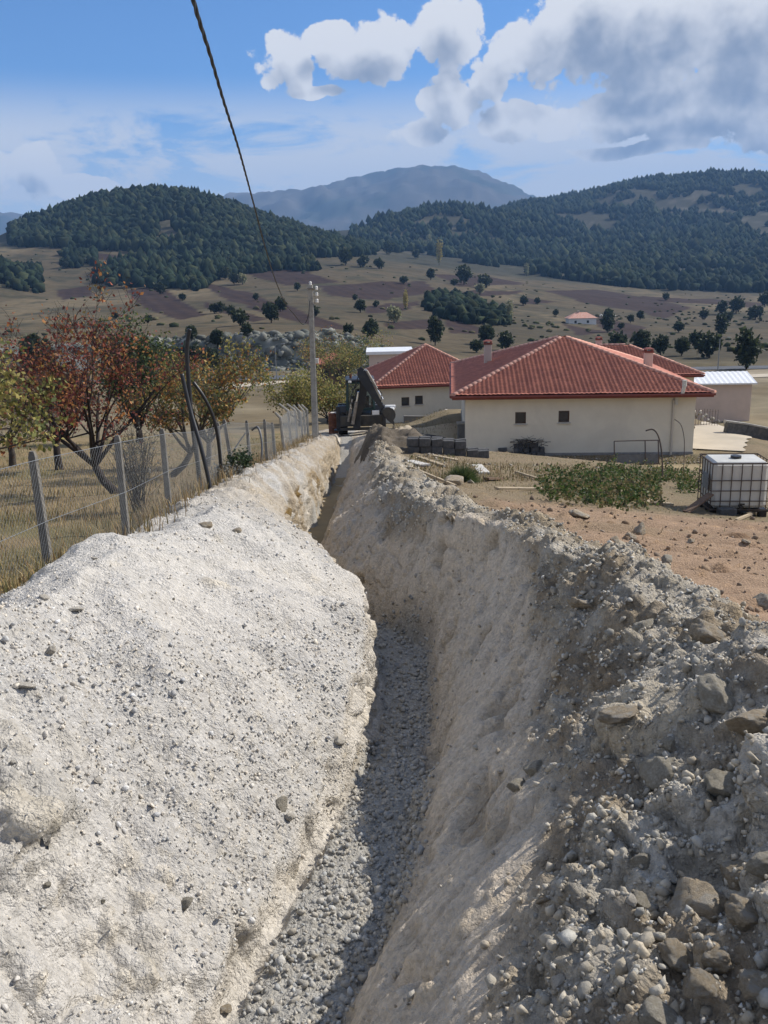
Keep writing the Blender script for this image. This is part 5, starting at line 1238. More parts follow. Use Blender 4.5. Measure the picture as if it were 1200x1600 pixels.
def field_trees():
    dk = pal([(.035, .05, .024), (.05, .065, .03), (.026, .036, .02), (.06, .07, .03)], [2, 2, 2, 1]); yl = pal([(.36, .30, .08), (.42, .34, .12), (.26, .24, .08)], [2, 2, 1]); pale = pal([(.30, .29, .18), (.24, .25, .14)], [1, 1])
    def proto(cl, tall, seed, n=330, ls=.42):
        r = np.random.default_rng(seed); m = 500; d = r.normal(size=(m, 3)); d /= np.linalg.norm(d, axis=1, keepdims=True); rad = (.35+.65*r.random(m)**.6)*(1+.35*vnoise3(d*1.7+seed, seed))
        pts = d*rad[:, None]*np.array([.5, .5, .5*tall]); pts[:, 2] += .22+.5*tall
        V, T, C_ = leaf_cloud(pts, n*2, ls*.55, cl, seed, .03, 0); crown = raw_mesh('crown', V, tris=T, col=C_); crown.materials.append(MATS['leaf'])
        mb = MB(); mb.tube([(0, 0, -.1), (0.01, 0, .2), (0, .01, .22+.5*tall)], [.055, .045, .015], 6); return crown, mb.mesh('trunk', 'bark_dark')
    P_dk = [proto(dk, t, 500+k) for k, t in enumerate((.85, 1.0, 1.2))]; P_pop = [proto(yl, 3.6, 510, 420, .34), proto(pale, 2.6, 511, 380, .36)]; P_pale = [proto(pale, 1.0, 512)]; P_pine = [proto(dk, 1.5, 513), proto(dk, 1.9, 514)]
    def put(name, label, px, py, w, pr, group=None, d0=150):
        p = far_hit(px, py, d0); s = w*p[1]/F_PX; c, t = pr[random.randrange(len(pr))]; a = random.uniform(0, 6.28)
        root = empty(name, (p[0], p[1], p[2]-.05), a, label, 'tree', group)
        obj('crown', c, None, root, sc=(s, s, s)); obj('trunk', t, None, root, sc=(s, s, s))
    g = 'single dark trees on the field slopes'; lab = 'small rounded dark tree standing alone on the dry fields'
    for (px, py, w) in [(375, 509, 22), (387, 527, 15), (361, 494, 12), (345, 490, 12), (335, 490, 14), (352, 437, 14), (366, 445, 12), (358, 424, 14), (232, 505, 11), (181, 500, 9), (420, 496, 16), (438, 487, 16), (424, 505, 20), (492, 496, 12), (465, 455, 9),
                        (563, 489, 14), (588, 480, 9), (568, 418, 16), (592, 420, 14), (631, 444, 11), (555, 470, 7), (673, 438, 12), (668, 468, 9), (540, 415, 18), (608, 398, 14), (580, 530, 22), (545, 525, 14), (818, 478, 11), (868, 494, 8), (757, 450, 18), (725, 445, 20),
                        (650, 405, 10), (710, 447, 10), (840, 476, 8), (1000, 500, 10), (1040, 470, 9), (950, 500, 12), (985, 505, 9), (1060, 520, 14), (1100, 500, 12), (1180, 500, 20), (1150, 490, 19), (1128, 492, 15), (1135, 505, 16), (1195, 480, 16), (1088, 545, 20), (970, 515, 9),
                        (100, 420, 12), (125, 415, 14), (130, 408, 10), (60, 420, 10), (250, 460, 16), (285, 470, 10), (300, 535, 16), (340, 548, 20), (160, 455, 8), (400, 470, 8), (790, 548, 20), (745, 552, 18), (760, 540, 22)]:
        where = ('on the dry slope below the rounded wooded hill' if py < 452 and px < 545 else 'on the grassy slope above the rock cutting' if px < 480 else 'beside the long ploughed field' if px < 660 else
                 'around the thick dark grove' if px < 800 else 'in the scrubby fields below the long wooded hills')
        put('field_tree', 'small rounded dark tree standing alone '+where, px, py, w, P_dk, 'single dark trees '+where)
    for (px, py, w) in [(203, 505, 11), (379, 445, 13), (616, 505, 20), (750, 460, 13)]: put('field_tree', 'small pale grey green tree standing alone on the dry fields', px, py, w, P_pale, 'pale trees on the field slopes')
    put('pine_tree', 'dark conical tree standing below the grove behind the red roofs', 680, 540, 22, P_pine); put('pine_tree', 'tall dark pine standing behind the white roofed shed', 1166, 578, 34, P_pine, None, 95)
    put('pine_tree', 'dark pine standing beside the thin lamp post', 1126, 527, 17, P_pine); put('pine_tree', 'dark tree beside the lone farmhouse', 949, 520, 18, P_pine); put('pine_tree', 'broad dark pine among bushes beside the farm track', 1108, 560, 34, P_dk)
    for (px, py, w) in [(671, 393, 8), (686, 415, 10), (823, 432, 7)]: put('poplar_tree', 'slender yellow poplar on the crest beside the wooded hills', px, py, w, P_pop, 'poplars on the crest')
    put('poplar_tree', 'slender yellow poplar alone in the middle of the ploughed slope', 634, 484, 8, P_pop[:1]); put('poplar_tree', 'pale yellow poplar beside the dark grove', 796, 500, 11, P_pop[1:])
    # hedge of garden trees behind the near house
    for (px, w) in [(905, 20), (935, 22), (965, 25), (1000, 25), (1032, 22), (880, 16), (1065, 20)]:
        put('hedgerow_tree', 'bushy dark tree in the hedgerow behind the tiled roofs', px, 556+random.uniform(-4, 5), w, P_dk, 'hedgerow trees behind the roofs', 100)
    for (px, w) in [(255, 30), (300, 34), (330, 26), (60, 40)]:
        put('hedgerow_tree', 'bushy dark tree standing before the rock cutting', px, 582, w, P_dk, 'trees before the rock cutting', 100)
field_trees()
# ------------------------------------------------------------------ fences
def chain_mesh(a0, a1, b0, b1, cell=.07, rad=.0014):
    """diamond wire mesh between the lines a0-a1 (bottom) and b0-b1 (top)"""
    a0, a1, b0, b1 = map(Vector, (a0, a1, b0, b1)); L = (a1-a0).length; H = (b0-a0).length; vs = []; fs = []
    P = lambda s, t: (a0.lerp(a1, s/L)).lerp(b0.lerp(b1, s/L), t/H)
    n = int((L+H)/cell)
    for sg in (1, -1):
        for k in range(n+1):
            s0 = k*cell-(H if sg > 0 else 0); t0, t1 = 0.0, H; e0, e1 = s0, s0+sg*H
            if sg < 0: e0 = k*cell; e1 = e0-H
            lo = [e0, 0.0]; hi = [e1, H]
            for c_ in (0.0, L):
                d = hi[0]-lo[0]
                if (lo[0]-c_)*(hi[0]-c_) < 0:
                    f = (c_-lo[0])/d; pt = [c_, lo[1]+f*(hi[1]-lo[1])]
                    if (c_ == 0.0 and lo[0] < 0) or (c_ == L and lo[0] > L): lo = pt
                    else: hi = pt
            if min(lo[0], hi[0]) < -1e-6 or max(lo[0], hi[0]) > L+1e-6: continue
            p, q = P(*lo), P(*hi)
            if (q-p).length < .02: continue
            t = (q-p).normalized(); x = t.cross(Vector((1, 0, .1))).normalized(); y = t.cross(x); b = len(vs)
            for w in (p, q):
                for an in (0, 2.094, 4.189): vs.append(w+(x*math.cos(an)+y*math.sin(an))*rad)
            fs += [(b, b+1, b+4, b+3), (b+1, b+2, b+5, b+4), (b+2, b, b+3, b+5)]
    return np.array([v[:] for v in vs]), fs
def fences():
    # old fence: concrete posts leaning this way and that
    posts = [((50, 705), (85, 934)), ((183, 680), (201, 872)), ((253, 670), (268, 830)), ((304, 668), (316, 792)), ((340, 660), (348, 766)), ((350, 655), (369, 757)), ((385, 657), (393, 741)), ((413, 655), (418, 735)), ((425, 660), (431, 727))]
    root = empty('wire_fence', (-3.3, 8.5, G(-3.3, 8.5)), 0, 'old wire mesh fence on thin leaning concrete posts along the orchard', 'fence'); O = Vector(root.location); line = []
    for (t, b) in posts:
        p = hit(*b); gz = GZ(p[0], p[1]); q = at(t[0], t[1], p[1]); a = Vector((p[0], p[1], gz-.45))-O; bvec = Vector(q)-O
        mb = MB(); up = Vector((0, 1, 0)); d = bvec-a; w0, w1 = .085, .068
        vs = []
        for (c, w) in ((a, w0), (a+d*.97, w1), (bvec, w1*.6)):
            for (sx, sy) in ((-1, -1), (1, -1), (1, 1), (-1, 1)): vs.append(c+Vector((sx*w/2, sy*w/2, 0)))
        mb.add(vs, [(0, 1, 5, 4), (1, 2, 6, 5), (2, 3, 7, 6), (3, 0, 4, 7), (4, 5, 9, 8), (5, 6, 10, 9), (6, 7, 11, 10), (7, 4, 8, 11), (8, 9, 10, 11), (3, 2, 1, 0)]); mb.build('post', 'post_concrete', root)
        line.append((Vector((p[0], p[1], max(gz, G(p[0], p[1]))))-O, bvec))
    line.insert(0, (Vector((-3.4, 5.0, G(-3.4, 5.0)))-O, Vector((-3.4, 5.0, G(-3.4, 5.0)+1.4))-O))
    for (p, q) in zip(line[:-1], line[1:]):
        if (q[0]-p[0]).length < .3: continue
        u0 = (p[1]-p[0])*.94; u1 = (q[1]-q[0])*.94
        V, Fq = chain_mesh(p[0]+Vector((.05, 0, .03)), q[0]+Vector((.05, 0, .03)), p[0]+u0+Vector((.05, 0, 0)), q[0]+u1+Vector((.05, 0, 0)))
        if len(V): obj('wire_mesh', raw_mesh('wire_mesh', V, quads=Fq), 'galv', root, kind='stuff')
    for h in (.94, .5):
        mb = MB(); mb.tube([p[0]+(p[1]-p[0])*h+Vector((.05, 0, 0)) for p in line], .003, 4); mb.build('strand', 'galv', root)
    # newer fence with cranked posts on a concrete footing
    root = empty('mesh_fence', (-3.25, 27, G(-3.25, 27)), 0, 'galvanised mesh fence with bent topped posts on a pale concrete footing', 'fence'); O = Vector(root.location); line = []
    for (t, e, b) in [((430, 645), (438, 653), (446, 716)), ((436, 631), (450, 642), (457, 705)), ((448, 631), (461, 641), (466, 697)), ((458, 633), (470, 645), (474, 692)), ((466, 632), (475, 643), (478, 690)), ((471, 632), (480, 641), (482, 688))]:
        p = hit(*b); q = Vector(at(*e, p[1]))-O; tt = Vector(at(*t, p[1]+.05))-O; a = Vector((p[0], p[1], G(p[0], p[1])-.3))-O
        mb = MB(); mb.tube([a, a+(q-a)*.96, q, tt], [.055, .05, .05, .04], 6); mb.build('post', 'concrete', root); line.append((a+Vector((0, 0, .42)), q))
    for (p, q) in zip(line[:-1], line[1:]):
        V, Fq = chain_mesh(p[0], q[0], p[1], q[1], .09, .0013)
        if len(V): obj('wire_mesh', raw_mesh('wire_mesh', V, quads=Fq), 'galv', root, kind='stuff')
    V0 = line[0][0]; V1 = line[-1][0]
    mb = MB()
    for k in range(8):
        p = V0.lerp(V1, k/8-.02)+Vector((.16, 0, -.22)); q = V0.lerp(V1, (k+1)/8-.02)+Vector((.16, 0, -.22)); mb.bar(p, q, .42, .34)
    mb.build('footing', 'concrete_pale', root)
fences()
# ------------------------------------------------------------------ pipes leaning on the fence
def pipe(name, pts, ys, rad, matn, label, n=10, cat_='pipe'):
    P = [Vector(at(px, py, y)) for (px, py), y in zip(pts, ys)]; m = []
    for i in range(len(P)-1):                                # smooth through the points
        p0, p1, p2, p3 = P[max(i-1, 0)], P[i], P[i+1], P[min(i+2, len(P)-1)]
        for k in range(n):
            t = k/n; m.append(.5*((2*p1)+(p2-p0)*t+(2*p0-5*p1+4*p2-p3)*t*t+(3*p1-p0-3*p2+p3)*t**3))
    m.append(P[-1]); mb = MB(); mb.tube(m, rad, 8); return mb.build(name, matn, None, True, label=label, cat=cat_)
pipe('plastic_pipe', [(296, 514), (292, 550), (296, 610), (300, 660), (311, 740), (318, 795)], [15.9, 15.9, 15.85, 15.8, 15.75, 15.7], .040, 'black_plastic', 'tall black plastic pipe standing upright against the wire fence')
pipe('plastic_pipe', [(284, 584), (297, 640), (313, 695), (326, 750), (334, 800)], [15.5, 15.4, 15.2, 15.1, 15.0], .036, 'black_plastic', 'black plastic pipe leaning across the upright pipe at the wire fence')
pipe('plastic_pipe', [(302, 597), (320, 623), (335, 658), (343, 705), (348, 768)], [17.6, 17.6, 17.7, 17.8, 17.9], .034, 'black_plastic', 'thin curved black pipe bending over behind the leaning pipes')
pipe('hose', [(394, 672), (403, 668), (409, 690), (408, 722), (400, 742), (392, 752)], [22.5, 22.3, 22.1, 22.0, 22.0, 22.0], .028, 'grey_hose', 'grey hose looped over the wire fence', cat_='hose')
pipe('hose', [(360, 712), (374, 690), (384, 676)], [23.2, 23.4, 23.5], .02, 'grey_hose', 'thin grey cable slung between two fence posts', cat_='hose')

# ------------------------------------------------------------------ utility pole and cable
def utility_pole():
    b = hit(493, 688); top = Vector(at(485, 445, b[1])); B = Vector((b[0], b[1], GZ(b[0], b[1])-.5))
    root = empty('utility_pole', (b[0], b[1], B.z+.5), 0, 'tall tapered concrete utility pole beside the mesh fence', 'utility pole'); O = Vector(root.location)
    mb = MB(); a = B-O; t = top-O; vs = []
    for (f, wx, wy) in ((0, .30, .26), (.5, .245, .21), (1, .19, .165)):
        c = a.lerp(t, f); k = .035
        for (sx, sy) in ((-1, -.75), (-.75, -1), (.75, -1), (1, -.75), (1, .75), (.75, 1), (-.75, 1), (-1, .75)): vs.append(c+Vector((sx*wx/2, sy*wy/2, 0)))
    fs = [(j*8+k, j*8+(k+1) % 8, (j+1)*8+(k+1) % 8, (j+1)*8+k) for j in (0, 1) for k in range(8)]+[tuple(range(16, 24)), tuple(range(7, -1, -1))]
    mb.add(vs, fs); mb.build('shaft', 'concrete', root)
    mb = MB(); mb.box(t+Vector((.0, -.02, -.16)), (.30, .26, .06)); mb.bar(t+Vector((-.12, 0, -.16)), t+Vector((.42, 0, -.20)), .05, .05); mb.build('bracket', 'steel_worn', root)
    for (dx, dz) in ((.0, .04), (.26, -.42), (.25, -.16), (.26, -.7)):
        m = MB(); prof = [(.02, -.06), (.045, -.05), (.05, -.01), (.035, 0), (.05, .03), (.045, .06), (.02, .08)]; c = t+Vector((dx, -.03, dz)); n = 10; V = []; Fs = []
        for k in range(n):
            an = 6.2832*k/n
            for (r_, z_) in prof: V.append(c+Vector((r_*math.cos(an)*1.3, r_*math.sin(an)*1.3, z_*1.3)))
        q = len(prof)
        for k in range(n):
            k2 = (k+1) % n
            for j in range(q-1): Fs.append((k*q+j, k*q+j+1, k2*q+j+1, k2*q+j))
        m.add(V, Fs); m.build('insulator', 'porcelain', root, True)
    for dz in (-.42, -.7):
        m = MB(); m.bar(t+Vector((.08, -.02, dz-.06)), t+Vector((.28, -.02, dz-.06)), .03, .03); m.build('insulator_arm', 'steel_worn', root)
    bx = Vector(at(495, 564, b[1]-.18))-O
    m = MB(); m.box(bx, (.16, .12, .22), bev=.02); m.build('meter_box', 'white_plastic', root)
    m = MB(); m.tube([t+Vector((.11, -.10, -.8)), a.lerp(t, .5)+Vector((.13, -.13, 0)), a+Vector((.155, -.14, .5))], .012, 5); m.build('earth_wire', 'galv', root)
    return b
PB = utility_pole()
def cable():
    yb = PB[1]
    pts = [((268, -170), 3.8), ((302, 0), 6.2), ((328, 85), 8.0), ((350, 160), 10.0), ((375, 240), 13.2), ((398, 325), 18.0), ((414, 385), 22.8), ((430, 437), 28.5), ((446, 474), 33.5), ((460, 492), 37.0), ((472, 506), 39.5), ((477, 505), 40.4), ((482, 492), yb-.2), ((484, 470), yb-.16)]
    P = [Vector(at(px, py, y)) for (px, py), y in pts]; path = []
    for i in range(len(P)-1):
        p0, p1, p2, p3 = P[max(i-1, 0)], P[i], P[i+1], P[min(i+2, len(P)-1)]; n = max(8, int((p2-p1).length/.11))
        for k in range(n):
            t = k/n; path.append(.5*((2*p1)+(p2-p0)*t+(2*p0-5*p1+4*p2-p3)*t*t+(3*p1-p0-3*p2+p3)*t**3))
    path.append(P[-1]); root = empty('overhead_cable', P[0], 0, 'black twisted overhead cable sweeping down to the utility pole', 'cable'); O = P[0]
    s = 0.0; fr = []; prev = None
    for i, p in enumerate(path):
        t = (path[min(i+1, len(path)-1)]-path[max(i-1, 0)]).normalized(); a = t.cross(Vector((1, 0, 0))).normalized(); b = t.cross(a)
        if i: s += (p-path[i-1]).length
        fr.append((p-O, a, b, s))
    for k in range(3):
        mb = MB(); mb.tube([p+(a*math.cos(s_*6.28/1.3+k*2.094)+b*math.sin(s_*6.28/1.3+k*2.094))*.009 for p, a, b, s_ in fr], .008, 5); mb.build('strand', 'black_plastic', root, True)
cable()
def lamp_post(px, py0, py1, y, label):
    a = at(px, py1, y); z = min(float(far_z(a[0], y)), a[2]); h = at(px, py0, y)[2]-z
    root = empty('street_lamp', (a[0], y, z), 0, label, 'street lamp'); mb = MB(); mb.tube([(0, 0, -.2), (0, 0, h)], [.09, .05], 6); mb.build('pole', 'galv', root)
    mb = MB(); mb.tube([(0, 0, h), (.3, -.1, h+.2), (.9, -.3, h+.25)], .035, 5); mb.build('arm', 'galv', root); mb = MB(); mb.box((1.1, -.35, h+.24), (.55, .2, .1), bev=.03); mb.build('lamp_head', 'galv', root)
lamp_post(432, 540, 584, 127, 'thin grey street lamp before the rock cutting'); lamp_post(1122, 530, 572, 124, 'thin grey street lamp behind the white roofed shed'); lamp_post(510, 537, 575, 122, 'thin grey street lamp beside the dark cottage')

# ------------------------------------------------------------------ backhoe loader (seen from behind, hoe folded up)
def backhoe():
    y0 = 44.5; x0 = at(564, 660, y0)[0]; z0 = GZ(x0, y0)+.05
    root = empty('backhoe_loader', (x0, y0, z0), R(2), 'dark backhoe loader with folded digging arm at the end of the trench', 'digger')
    def wheel(c, r_, w):
        mb = MB(); mb.wheel(c, r_, w, 28)
        for k in range(20):
            a = 2*math.pi*k/20
            for s in (-1, 1): mb.box((c[0]+s*w*.24, c[1]+math.cos(a+s*.08)*r_*1.005, c[2]+math.sin(a+s*.08)*r_*1.005), (w*.46, .07, .07), Matrix.Rotation(a+math.pi/2, 3, 'X') @ Matrix.Rotation(s*.5, 3, 'Z'))
        t = mb.build('wheel', 'tyre', root); m = MB(); m.wheel(c, r_*.62, w*.7, 20, [(-w*.35, .02), (-w*.35, r_*.3), (-w*.25, r_*.55), (-w*.42, r_*.63), (w*.42, r_*.63), (w*.25, r_*.55), (w*.35, r_*.3), (w*.35, .02)]); m.build('rim', 'steel_worn', t)
    for s in (-1, 1): wheel((s*.90, 0, .72), .72, .46); wheel((s*.86, 2.25, .50), .50, .36)
    m = MB(); m.box((0, 1.0, .85), (.95, 3.4, .35), bev=.03); m.prism([(-.75, .6), (-.75, 1.1), (.4, 1.2), (.4, .7)], -.5, .5, 'x'); m.build('chassis', 'black_paint', root)
    m = MB(); m.prism([(1.15, 1.0), (1.15, 1.72), (2.6, 1.55), (2.85, 1.4), (2.85, 1.0)], -.46, .46, 'x'); h = m.build('engine_hood', 'black_paint', root); m = MB(); m.tube([(.3, 1.9, 1.6), (.3, 1.9, 2.3)], .045, 8); m.build('exhaust', 'steel_worn', h)
    for s in (-1, 1):
        m = MB(); m.prism([(-.62, 1.16), (-.45, 1.45), (.45, 1.45), (.68, 1.1), (.62, 1.08), (.42, 1.38), (-.42, 1.38), (-.56, 1.13)], s*.70, s*1.13, 'x'); m.build('fender', 'black_paint', root)
    # cab
    m = MB(); zb, zt = 1.28, 2.62; cw = .66
    cr = [(-cw, -.55), (cw, -.55), (cw, 1.05), (-cw, 1.05)]
    for (x, y) in cr: m.bar((x, y, zb), (x*.93, y+(.10 if y < 0 else -.08), zt), .09, .09)
    for s in (-1, 1): m.bar((s*cw, .25, zb), (s*cw*.93, .25, zt), .08, .07); m.bar((s*cw, -.55, zb), (s*cw, 1.05, zb), .08, .08)
    m.bar((-cw, -.55, zb), (cw, -.55, zb), .08, .12); m.bar((-cw*.95, -.46, zt-.05), (cw*.95, -.46, zt-.05), .07, .09); cab = m.build('cab', 'dark_green_paint', root)
    m = MB(); m.box((0, .27, zt+.06), (1.42, 1.75, .14), bev=.05); m.build('cab_roof', 'black_paint', cab)
    for (a, b, c, d) in (((-cw, -.54, zb+.06), (cw, -.54, zb+.06), (cw*.93, -.45, zt-.1), (-cw*.93, -.45, zt-.1)), ((-cw, 1.04, zb+.06), (cw, 1.04, zb+.06), (cw*.93, .97, zt-.05), (-cw*.93, .97, zt-.05)),
                         ((-cw+.01, -.5, zb), (-cw+.01, 1.0, zb), (-cw*.92, .95, zt), (-cw*.92, -.43, zt)), ((cw-.01, -.5, zb), (cw-.01, 1.0, zb), (cw*.92, .95, zt), (cw*.92, -.43, zt))):
        m = MB(); m.add([a, b, c, d], [(0, 1, 2, 3)]); m.build('window', 'cab_glass', cab)
    m = MB(); m.box((0, .35, 1.45), (.5, .5, .3), bev=.05); m.box((0, .6, 1.85), (.48, .12, .6), bev=.05); m.build('seat', 'black_plastic', cab)
    m = MB(); m.tube([(-.45, .1, zt+.13), (-.45, .1, zt+.33)], .06, 8); m.build('beacon', 'rust', cab)
    for s in (-1, 1):
        m = MB(); m.box((s*.5, -.64, zt+.02), (.16, .08, .11), bev=.02); m.build('work_lamp', 'white_plate', cab)
    # rear frame and stabilisers
    m = MB(); m.box((0, -1.02, .78), (2.15, .16, .52), bev=.02); m.box((0, -1.10, .40), (2.05, .10, .14)); m.box((0, -.8, .8), (.9, .35, .45)); fr = m.build('rear_frame', 'steel_plate', root)
    for s in (-1, 1):
        m = MB(); m.box((s*1.12, -1.04, .95), (.18, .2, 1.15), bev=.02); m.box((s*1.12, -1.04, .36), (.4, .34, .06)); m.build('stabiliser', 'black_paint', root)
    # boom, dipper, bucket: swung to the digger's right-hand side of the picture
    piv = Vector((-.22, -1.35, .95)); elbow = Vector((.10, -1.75, 3.20)); wrist = Vector((1.05, -2.0, 1.45))
    m = MB(); m.box((-.22, -1.22, .80), (.36, .42, .75), bev=.03); m.build('swing_post', 'black_paint', root)
    def beam(a, b, pr, name):
        a, b = Vector(a), Vector(b); t = b-a; m_ = MB(); side = Vector((0, 1, 0)).cross(t).normalized(); dpt = t.cross(side).normalized(); vs = []
        for (f, w, d, off) in pr:
            c = a+t*f+side*off
            for (sx, sy) in ((-1, -1), (1, -1), (1, 1), (-1, 1)): vs.append(c+side*sx*w/2+dpt*sy*d/2)
        n = len(pr); fs = [(j*4+k, j*4+(k+1) % 4, (j+1)*4+(k+1) % 4, (j+1)*4+k) for j in range(n-1) for k in range(4)]+[(3, 2, 1, 0), tuple(range(4*n-4, 4*n))]
        m_.add(vs, fs); return m_.build(name, 'black_paint', root)
    bo = beam(piv, elbow, [(0, .26, .26, 0), (.3, .40, .26, .10), (.65, .36, .24, .16), (.92, .30, .24, .06), (1.0, .22, .2, 0)], 'boom')
    di = beam(elbow+Vector((-.12, -.06, .22)), wrist, [(0, .20, .2, 0), (.12, .46, .22, .03), (.32, .44, .22, .05), (.7, .30, .2, .02), (1, .18, .18, 0)], 'dipper_arm')
    def ram(a, b, r_, par, split=.55):
        a, b = Vector(a), Vector(b); m_ = MB(); m_.tube([a, a.lerp(b, split)], r_, 10); o = m_.build('hydraulic_ram', 'steel_worn', par); m2 = MB(); m2.tube([a.lerp(b, split), b], r_*.55, 8); m2.build('piston_rod', 'chrome', o)
    ram((-.42, -1.55, .72), (-.10, -1.8, 2.30), .085, root, .7); ram((-.62, -1.3, .8), (-.40, -1.4, 1.9), .07, root, .6)
    ram(elbow+Vector((.22, -.2, .10)), wrist+Vector((.0, -.12, .5)), .06, di, .62)
    m = MB(); m.tube([elbow+Vector((-.1, -.12, .25)), elbow+Vector((.28, -.16, -.3)), wrist+Vector((-.05, -.16, .8)), wrist+Vector((-.12, -.1, .3))], .022, 6); m.tube([piv+Vector((-.1, -.1, .1)), piv+Vector((-.28, -.2, 1.0)), elbow+Vector((-.2, -.15, -.2)), elbow+Vector((-.08, -.12, .15))], .022, 6); m.build('hoses', 'black_plastic', root)
    m = MB(); m.box(elbow+Vector((.14, -.17, .06)), (.16, .03, .22), Matrix.Rotation(.45, 3, 'Y')); m.build('decal_plate', 'white_plate', di)
    m = MB(); m.box(wrist+Vector((-.36, -.10, -.12)), (.34, .06, .20)); m.build('link_plate', 'white_plate', di)
    # bucket: curved shell with teeth, opening down
    m = MB(); c = wrist+Vector((.22, 0, -.22)); prof = []; n = 9
    for k in range(n):
        a = R(150)-R(195)*k/(n-1); prof.append((c.x+.36*math.cos(a)*1.0, c.z+.36*math.sin(a)))
    prof.append((c.x+.30, c.z-.52)); inner = [(x+(c.x-x)*.09, z+(c.z-z)*.09) for x, z in prof][::-1]
    m.prism(prof+inner, c.y-.34, c.y+.30, 'y')
    for yy in (c.y-.345, c.y+.30): m.prism(prof+[(c.x-.05, c.z-.25)], yy, yy+.03, 'y')
    bk = m.build('bucket', 'steel_plate', root)
    for k in range(4):
        m = MB(); m.box((c.x+.28, c.y-.26+.16*k, c.z-.60), (.05, .07, .22), taper=.4); m.build('tooth', 'steel_worn', bk)
    m = MB(); m.wheel((c.x+.12, c.y-.05, c.z+.34), .1, .5, 10); m.box((c.x+.16, c.y-.06, c.z+.26), (.30, .5, .16), bev=.05); m.build('bucket_hinge', 'white_plate', bk)
    # front loader arms and shovel
    for s in (-1, 1):
        m = MB(); m.prism([(1.0, 1.45), (1.2, 1.6), (2.6, 1.15), (3.3, .55), (3.2, .4), (2.4, .95)], s*.58, s*.70, 'x'); m.build('loader_arm', 'black_paint', root)
    m = MB(); pr = [(3.2, .95), (3.15, .3), (3.35, .08), (4.0, .05), (4.0, .10), (3.4, .14), (3.25, .32), (3.28, .95)]; m.prism(pr, -1.18, 1.18, 'x')
    for s in (-1.18, 1.14): m.prism([(3.2, .95), (3.15, .3), (3.35, .08), (4.0, .05), (3.6, .75)], s, s+.04, 'x')
    m.build('front_shovel', 'steel_worn', root)
def cab_glass():
    m = bpy.data.materials.new('cab_glass'); m.use_nodes = True; N = NT(m.node_tree); N.n.clear(); out = N.new('ShaderNodeOutputMaterial')
    g = N.new('ShaderNodeBsdfGlossy'); g.inputs['Roughness'].default_value = .05; t = N.new('ShaderNodeBsdfTransparent'); t.inputs[0].default_value = (.55, .62, .6, 1); lw = N.new('ShaderNodeFresnel'); lw.inputs[0].default_value = 1.4
    tc = N.new('ShaderNodeTexCoord'); d = N.new('ShaderNodeBsdfDiffuse'); d.inputs[0].default_value = (.3, .27, .22, 1); mx0 = N.new('ShaderNodeMixShader'); N.l.new(N.lin(N.noise(tc.outputs['Object'], 6, 4), .4, .7, .05, .3), mx0.inputs[0]); N.l.new(t.outputs[0], mx0.inputs[1]); N.l.new(d.outputs[0], mx0.inputs[2])
    mx = N.new('ShaderNodeMixShader'); N.l.new(lw.outputs[0], mx.inputs[0]); N.l.new(mx0.outputs[0], mx.inputs[1]); N.l.new(g.outputs[0], mx.inputs[2]); N.l.new(mx.outputs[0], out.inputs[0]); MATS['cab_glass'] = m
cab_glass(); backhoe()
def barrel():
    y = 46.0; p = at(522, 660, y); z = G(p[0], y); root = empty('steel_drum', (p[0], y, z), 0, 'rusty brown steel drum standing beside the digger wheel', 'drum')
    mb = MB(); n = 20; pr = [(.0, 0), (.29, 0), (.30, .02), (.29, .06), (.29, .32), (.31, .35), (.29, .38), (.29, .62), (.31, .65), (.29, .68), (.29, .94), (.30, .98), (.0, .95)]; V = []; Fs = []; q = len(pr)
    for k in range(n):
        a = 6.28318*k/n
        for (r_, zz) in pr: V.append((r_*math.cos(a), r_*math.sin(a), zz*1.15))
    for k in range(n):
        for j in range(q-1): Fs.append((k*q+j, k*q+j+1, ((k+1) % n)*q+j+1, ((k+1) % n)*q+j))
    mb.add(V, Fs); mb.build('drum_body', 'rust', root); m = MB(); m.box((0.0, 0, 1.13), (.34, .3, .05), bev=.01); m.build('lid_stone', 'concrete_pale', root)
barrel()

